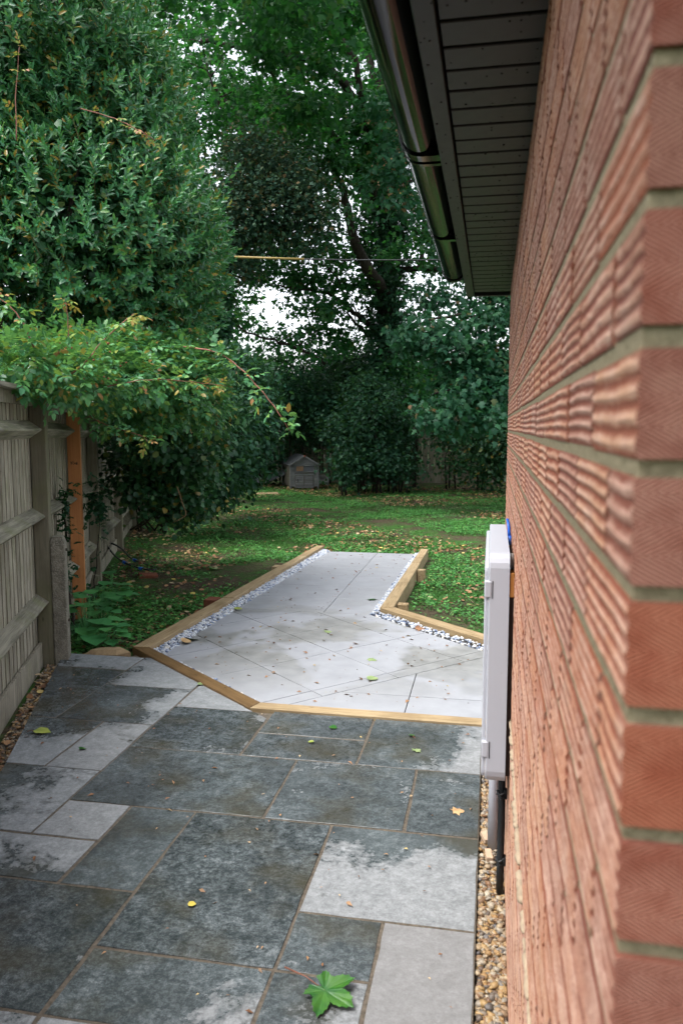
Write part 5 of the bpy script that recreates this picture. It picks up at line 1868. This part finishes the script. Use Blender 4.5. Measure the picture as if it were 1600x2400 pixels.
    P, A, N, S = clumped(bl[:5], 55, 7, .06, .05, droop=1.5)
    o = leaf_mesh('seed_keys', P, A, N, S, 'oval', .7, M['dead_leaf'], e); o.location = inv; tag(o, kind='stuff')

    # hedge and shrubs across the far end: each clump a shrub of its own
    shrubs = [('hedge_shrub', 'dark evergreen shrub left of the coop, below the plum tree', [(590, 960, 75, 150, 24, 1.3), (520, 1000, 60, 120, 23, 1.2), (610, 1080, 60, 55, 24.5, 1.0)], 800, 'hedge_leaf', .11),
              ('hedge_shrub', 'dark hedge shrub directly behind the coop roof', [(690, 930, 80, 110, 25, 1.2), (760, 960, 60, 90, 25, 1.1), (700, 1030, 70, 50, 26, .8)], 700, 'hedge_leaf', .11),
              ('laurel_shrub', 'full green shrub right of the coop reaching the lawn', [(850, 1010, 60, 70, 21.5, .9), (900, 1070, 65, 55, 21.3, .9), (820, 1085, 36, 45, 21, .7), (870, 930, 60, 45, 22, .9), (920, 1000, 45, 40, 21.8, .6), (800, 1000, 35, 30, 21.8, .5), (890, 960, 40, 25, 21, .4), (940, 1100, 30, 22, 21, .4)], 1000, 'hedge_leaf', .11),
              ('hedge_shrub', 'ivy-covered dark mass at the foot of the sycamore by the house', [(1130, 1050, 90, 90, 22, 1.0), (1200, 1010, 80, 120, 21, 1.0), (1060, 1010, 60, 40, 23, .9)], 900, 'ivy_leaf', .10),
              ('hedge_shrub', 'tall dark hedge shrub behind the ivy-clad trunk', [(960, 900, 90, 110, 26.5, 1.2), (1050, 880, 90, 100, 26.5, 1.2), (860, 870, 90, 90, 26.5, 1.1), (780, 870, 70, 70, 27, 1.0)], 1000, 'hedge_leaf', .13),
              ('holly_shrub', 'shrub with lighter yellow-green leaves in the gap above the laurel', [(975, 930, 22, 75, 23, .5), (950, 870, 60, 30, 24, .5)], 130, 'maple_leaf', .12),
              ('hedge_shrub', 'dark shrub mass under the bay tree, far along the fence', [(455, 900, 70, 90, 18, 1.0), (520, 880, 60, 70, 19, 1.0)], 420, 'hedge_leaf', .11)]
    for nm, lab, bs, cnt, mt, ln in shrubs:
        bls = [blob(*b) for b in bs]
        base = np.mean([b[0] for b in bls], 0); base[2] = LAWN
        e = empty(nm, tuple(base)); tag(e, lab, 'shrub', 'shrubs across the far end of the garden')
        inv = -Vector(base)
        P, A, N, S = clumped(bls, cnt, 13, .26, ln, droop=.5, shell=.5, keep=garden_only)
        o = leaf_mesh('foliage', P, A, N, S, 'oval', 1.05, M[mt], e); o.location = inv
        st = []
        for c, r, w in bls:
            for _ in range(3):
                x, y = c[0] + random.uniform(-.4, .4) * r[0], c[1] + random.uniform(-.3, .3)
                st.append(([Vector((x, y, LAWN - .05)), Vector((x + random.uniform(-.1, .1), y, c[2] * .5)), Vector((x + random.uniform(-.3, .3), y, c[2]))], [.03, .022, .008]))
        join_tubes('stem', st, M['bark'], e, 5, inv)

    # woods beyond the fence that read as one mass
    bl = [blob(rs.uniform(330, 1250), rs.uniform(880, 1010), 110, rs.uniform(50, 90), rs.uniform(29, 34), 1.6) for _ in range(26)]
    bl += [(np.array([rs.uniform(2, 16), rs.uniform(27, 32), rs.uniform(1.5, 7.0)]), (1.8, 1.4, 1.4), 1.0) for _ in range(24)]
    bl += [(np.array([rs.uniform(-22, -9), rs.uniform(27, 32), rs.uniform(1.5, 6.0)]), (1.8, 1.4, 1.4), 1.0) for _ in range(16)]
    P, A, N, S = clumped(bl, 4200, 11, .34, .24, droop=.4, shell=.35)
    o = leaf_mesh('distant_wood', P, A, N, S, 'oval', 1.05, M['maple_leaf'])
    tag(o, 'dark mass of distant trees behind the back fence', 'woodland', kind='stuff')

build_trees()


# ================================================================== GROUND COVER
PATH_POLY = [(-2.80, 5.30), (-2.45, 10.75), (-0.72, 10.75), (-0.82, 7.25), (1.7, 4.95), (1.7, 4.0), (0.3, 4.0), (0.3, -1), (-3.1, -1), (-3.1, 4.9), (-3.1, 5.25)]

def lawn_points(n, ylo=5.0, yhi=24.0, power=1.0):
    Y = ylo + (yhi - ylo) * RNG.random(n) ** power
    X = RNG.uniform(-8.5, 2.5, n)
    fl = F0[0] - (Y - F0[1]) * math.tan(FA)
    k = ~inside(PATH_POLY, X, Y) & (X > fl + .06)
    k &= ~((X > 0.05) & (Y < 4.4))
    # keep what the garden shows: to the right of the fence and not far beyond the house end
    k &= X < 0.3 + (Y - 4.3) * 0.16
    return X[k], Y[k]

def vnoise(X, Y, s, ph=0.0):
    return (np.sin(X * s + ph) * np.cos(Y * s * .83 + 1.3 * ph) + np.sin((X + Y) * s * .61 + 2.1 + ph) * .7 + np.cos((X * .7 - Y) * s * 1.27 + ph * 2) * .6) / 2.3

def build_ground_cover():
    Z1 = np.array([0, 0, 1.0])
    # short grass
    X, Y = lawn_points(150000, 5, 23, 1.25)
    g = vnoise(X, Y, 1.1) + .5 * vnoise(X, Y, 3.7, 1.0)
    k = (g > -.05) & (Y > 6.2)
    X, Y = X[k], Y[k]
    n = len(X)
    P = np.stack([X, Y, lawn_z(X, Y) - .004], -1)
    A = Z1 + rand_dirs(n) * .9; A[:, 2] = np.abs(A[:, 2]) * .7 + .15
    o = leaf_mesh('lawn_grass', P, A, rand_dirs(n), .022 + .03 * RNG.random(n) + .0009 * Y, 'blade', .14, M['grass'])
    tag(o, 'short mossy grass growing in patches over the bare garden soil', 'grass', kind='stuff')
    # creeping ground plants
    X, Y = lawn_points(100000, 5, 23, 1.1)
    g = vnoise(X, Y, 1.9, 2.0) + .7 * vnoise(X, Y, 5.3, .4)
    bias = np.where((Y < 9.0) & (X < -2.3), .35, 0) + np.where((X > -1.0) & (Y > 7.2) & (Y < 11.5), .30, 0) + np.where((Y > 17), -.05, 0) - np.where((X > -.6) & (Y < 7.6), .25, 0)
    k = g + bias + .35 * RNG.normal(size=len(X)) > .32
    X, Y = X[k], Y[k]
    per = 5
    n = len(X)
    ci = np.repeat(np.arange(n), per)
    P = np.stack([X[ci] + RNG.normal(size=n * per) * .035, Y[ci] + RNG.normal(size=n * per) * .035, np.zeros(n * per)], -1)
    P[:, 2] = lawn_z(P[:, 0], P[:, 1]) + .01 + .035 * RNG.random(n * per)
    A = rand_dirs(n * per); A[:, 2] = A[:, 2] * .3 + .12
    o = leaf_mesh('ground_ivy', P, A, Z1 + rand_dirs(n * per) * .45, .015 + .026 * RNG.random(n * per) ** 1.5, 'oval', 1.25, M['ground_leaf'])
    tag(o, 'creeping green ground plants spreading over the soil', 'ground cover', kind='stuff')
    # fallen leaves over the soil
    X, Y = lawn_points(36000, 5, 24, 1.0)
    g = vnoise(X, Y, 1.3, 4.0) + .5 * vnoise(X, Y, 4.1, 3.0)
    fl = F0[0] - (Y - F0[1]) * math.tan(FA)
    bias = np.where(X - fl < 1.5, .62, 0) + np.where(Y > 18.5, .25, 0) + np.where(Y > 21, .5, 0)
    k = g + bias + RNG.random(len(X)) * .6 > .60
    X, Y = X[k], Y[k]
    n = len(X)
    P = np.stack([X, Y, lawn_z(X, Y) + .012 + .02 * RNG.random(n)], -1)
    A = rand_dirs(n); A[:, 2] *= .25
    o = leaf_mesh('leaf_litter', P, A, Z1 + rand_dirs(n) * .45, .025 + .04 * RNG.random(n), 'pad', .8, M['dead_leaf'])
    tag(o, 'brown and tan leaf litter scattered over the garden soil', 'leaf litter', kind='stuff')
    # litter on the shingle by the fence
    X, Y = scatter([(-2.2, 2.9), (-2.05, 2.75), (-2.98, 5.0), (-3.05, 5.2), (-3.16, 5.1)], 260)
    n = len(X)
    P = np.stack([X, Y, -.025 + .02 * RNG.random(n)], -1)
    A = rand_dirs(n); A[:, 2] *= .25
    o = leaf_mesh('leaf_litter', P, A, Z1 + rand_dirs(n) * .5, .02 + .03 * RNG.random(n), 'pad', .9, M['dead_leaf'])
    tag(o, 'brown dead leaves lying on the shingle at the fence foot', 'leaf litter', kind='stuff')
    # winged seeds and crumbs on the paving
    def crumbs(poly, n, z, s0, s1, name, lab):
        X, Y = scatter(poly, n)
        m = len(X)
        P = np.stack([X, Y, np.full(m, z + .004)], -1)
        A = rand_dirs(m); A[:, 2] *= .12
        o = leaf_mesh(name, P, A, Z1 + rand_dirs(m) * .5, s0 + (s1 - s0) * RNG.random(m) ** 2, 'oval', .55, M['dead_leaf'])
        tag(o, lab, 'seed litter', kind='stuff')
    crumbs([(-0.05, 2.0), (-0.05, 4.3), (-1.4, 4.3), (-2.6, 5.1), (-2.9, 5.0), (-1.9, 2.6), (-1.2, 2.0)], 120, .003, .012, .034, 'seed_litter', 'small brown winged seeds scattered over the dark patio slabs')
    crumbs([(-0.0, 4.5), (0.0, 5.9), (-1.1, 6.9), (-1.0, 10.4), (-2.15, 10.4), (-2.35, 5.6), (-1.3, 4.55)], 330, TZ, .012, .05, 'seed_litter', 'small brown seeds and leaf crumbs scattered over the pale tiles')

build_ground_cover()


def lobed_leaf():
    """detailed sycamore leaf: five toothed lobes, veins pressed in, edges curling"""
    lobes = [(-2.2, .62), (-1.1, .92), (0.0, 1.0), (1.1, .92), (2.2, .62)]
    n = 120
    out = []
    for i in range(n):
        a = -math.pi + 2 * math.pi * i / n
        r = 0.46
        for la, lr in lobes:
            d = abs(a - la)
            r = max(r, lr * (1 - (d / .60) ** 1.15 * .55) if d < .60 else 0)
        r *= 1 + .05 * (1 if i % 3 == 0 else -.6)
        if abs(a) > 2.85: r = min(r, .10 + .6 * (math.pi - abs(a)))
        out.append((r * math.cos(a) * .62, r * math.sin(a) * .62))
    vs, fs = [(0, 0, 0)], []
    for q, sc in enumerate((.33, .66, 1.0)):
        for i, (x, y) in enumerate(out):
            a = -math.pi + 2 * math.pi * i / n
            vein = max(0.0, 1 - min(abs(a - la) for la, _ in lobes) / .22)
            rr = math.hypot(x, y) * sc
            vs.append((x * sc, y * sc, .05 * sc * (1 - vein) + .16 * rr * rr * math.sin(3 * a + .6) + (.10 * rr if y > 0 else -.02 * rr)))
    for i in range(n):
        j = (i + 1) % n
        fs.append((0, 1 + i, 1 + j))
        for q in (0, 1):
            fs += [(1 + q * n + i, 1 + (q + 1) * n + i, 1 + (q + 1) * n + j), (1 + q * n + i, 1 + (q + 1) * n + j, 1 + q * n + j)]
    return np.array(vs), np.array(fs)

TPL['lobed'] = lobed_leaf()


def fallen_leaf(label, x, y, z, size, rz, mat, shape='maple', tilt=(0.05, 0.05), stalk=None):
    """one leaf lying flat, curled a little, with thickness of its own"""
    tv, tf = TPL[shape]
    mb = MB()
    sub = []
    V = [(vx * size, vy * size, vz * size * .8 + .006 + .10 * size * (vy * vy + (vx - .4) ** 2 * .5)) for vx, vy, vz in tv]
    top = V; bot = [(a, b, c - .0008) for a, b, c in V]
    fs = [tuple(f) for f in tf]
    mb.add(top, fs); mb.add(bot, [f[::-1] for f in fs])
    e = mb.build('fallen_leaf', mat, None, True, (x, y, z), (tilt[0], tilt[1], rz))
    tag(e, label, 'leaf', 'fallen leaves on the paving')
    if stalk:
        m2 = MB(); m2.tube([(0, 0, .006), (-stalk * .5, .006, .008), (-stalk, -.002, .004)], [.0022, .0018, .0026], 6)
        m2.build('stalk', M['red_cane'], e, True)
    return e


def build_leaves():
    fallen_leaf('large green lobed leaf with a red stalk on the patio, nearest the camera', -0.455, 2.125, .008, .17, R(-28), M['leaf_green'], 'lobed', (.06, .03), .16)
    fallen_leaf('tan dried lobed leaf on the dark slab near the shingle', -0.135, 3.32, .003, .062, R(25), M['leaf_tan'], 'maple')
    fallen_leaf('lime green oval leaf on the paving beside the fence shingle', -2.46, 3.80, .003, .10, R(10), M['leaf_lime'], 'lance', (.02, .02), .03)
    fallen_leaf('small bright yellow leaf alone on the large wet slab', -1.02, 2.46, .003, .028, R(15), M['leaf_yellow'], 'pad')
    fallen_leaf('pale green lobed leaf on the slab in the patio corner by the cabinet', -0.36, 3.93, .003, .052, R(60), M['leaf_pale'], 'maple')
    fallen_leaf('curled green leaf just behind the pale green leaf on the corner slab', -0.39, 4.12, .003, .036, R(120), M['leaf_green'], 'pad', (.2, .1), .03)
    fallen_leaf('dark green leaf on the pale slab left of the patio', -2.08, 3.62, .003, .05, R(80), M['leaf_green'], 'lance', (.1, .2))
    fallen_leaf('pale green leaf on the wet slab below the diagonal sleeper', -1.86, 4.73, .003, .045, R(20), M['leaf_pale'], 'pad')
    fallen_leaf('small green leaf on the narrow dark slab by the front sleeper', -0.86, 4.18, .003, .045, R(-30), M['leaf_green'], 'pad')
    fallen_leaf('small lime leaf on the darker narrow slab nearer the camera', -0.90, 3.95, .003, .032, R(200), M['leaf_lime'], 'pad')
    fallen_leaf('green leaf lying on the chippings at the left sleeper corner', -2.30, 5.82, TZ + .012, .12, R(150), M['leaf_green'], 'pad', (.3, .2))
    fallen_leaf('pale green leaf on the narrow diagonal tile strip', -0.80, 5.13, TZ + .003, .08, R(30), M['leaf_pale'], 'pad')
    fallen_leaf('pale green leaf in the middle of the diagonal tiles', -0.86, 5.60, TZ + .003, .07, R(-15), M['leaf_pale'], 'maple')
    fallen_leaf('pale yellow-green leaf near the bend of the tiled path', -1.34, 6.30, TZ + .003, .08, R(40), M['leaf_pale'], 'maple')
    fallen_leaf('green lobed leaf against the right sleeper of the path', -1.10, 7.6, TZ + .004, .13, R(160), M['leaf_green'], 'maple', (.2, .1))
    fallen_leaf('tan curled leaf on the chippings under the left sleeper', -2.37, 5.72, TZ + .02, .09, R(70), M['leaf_tan'], 'pad', (.3, .1))
    fallen_leaf('brown curled leaf on the chippings beside the right diagonal sleeper', -0.60, 6.52, TZ + .02, .09, R(10), M['leaf_brown'], 'maple', (.3, .2))
    fallen_leaf('brown shrivelled leaf in the middle of the tiles', -1.02, 5.98, TZ + .004, .06, R(100), M['leaf_brown'], 'maple', (.4, .2))
    fallen_leaf('lime leaf on the chippings halfway up the left sleeper', -2.34, 6.9, TZ + .014, .08, R(20), M['leaf_lime'], 'pad')
    fallen_leaf('pale maple leaf on the soil between hose and path', -3.45, 9.3, float(lawn_z(-3.45, 9.3)) + .03, .15, R(50), M['leaf_pale'], 'maple')
    fallen_leaf('pale dry leaf at the fence foot on the shingle', -2.93, 4.62, -.025, .075, R(100), M['leaf_tan'], 'maple', (.3, .1))

build_leaves()
bpy.context.view_layer.update()
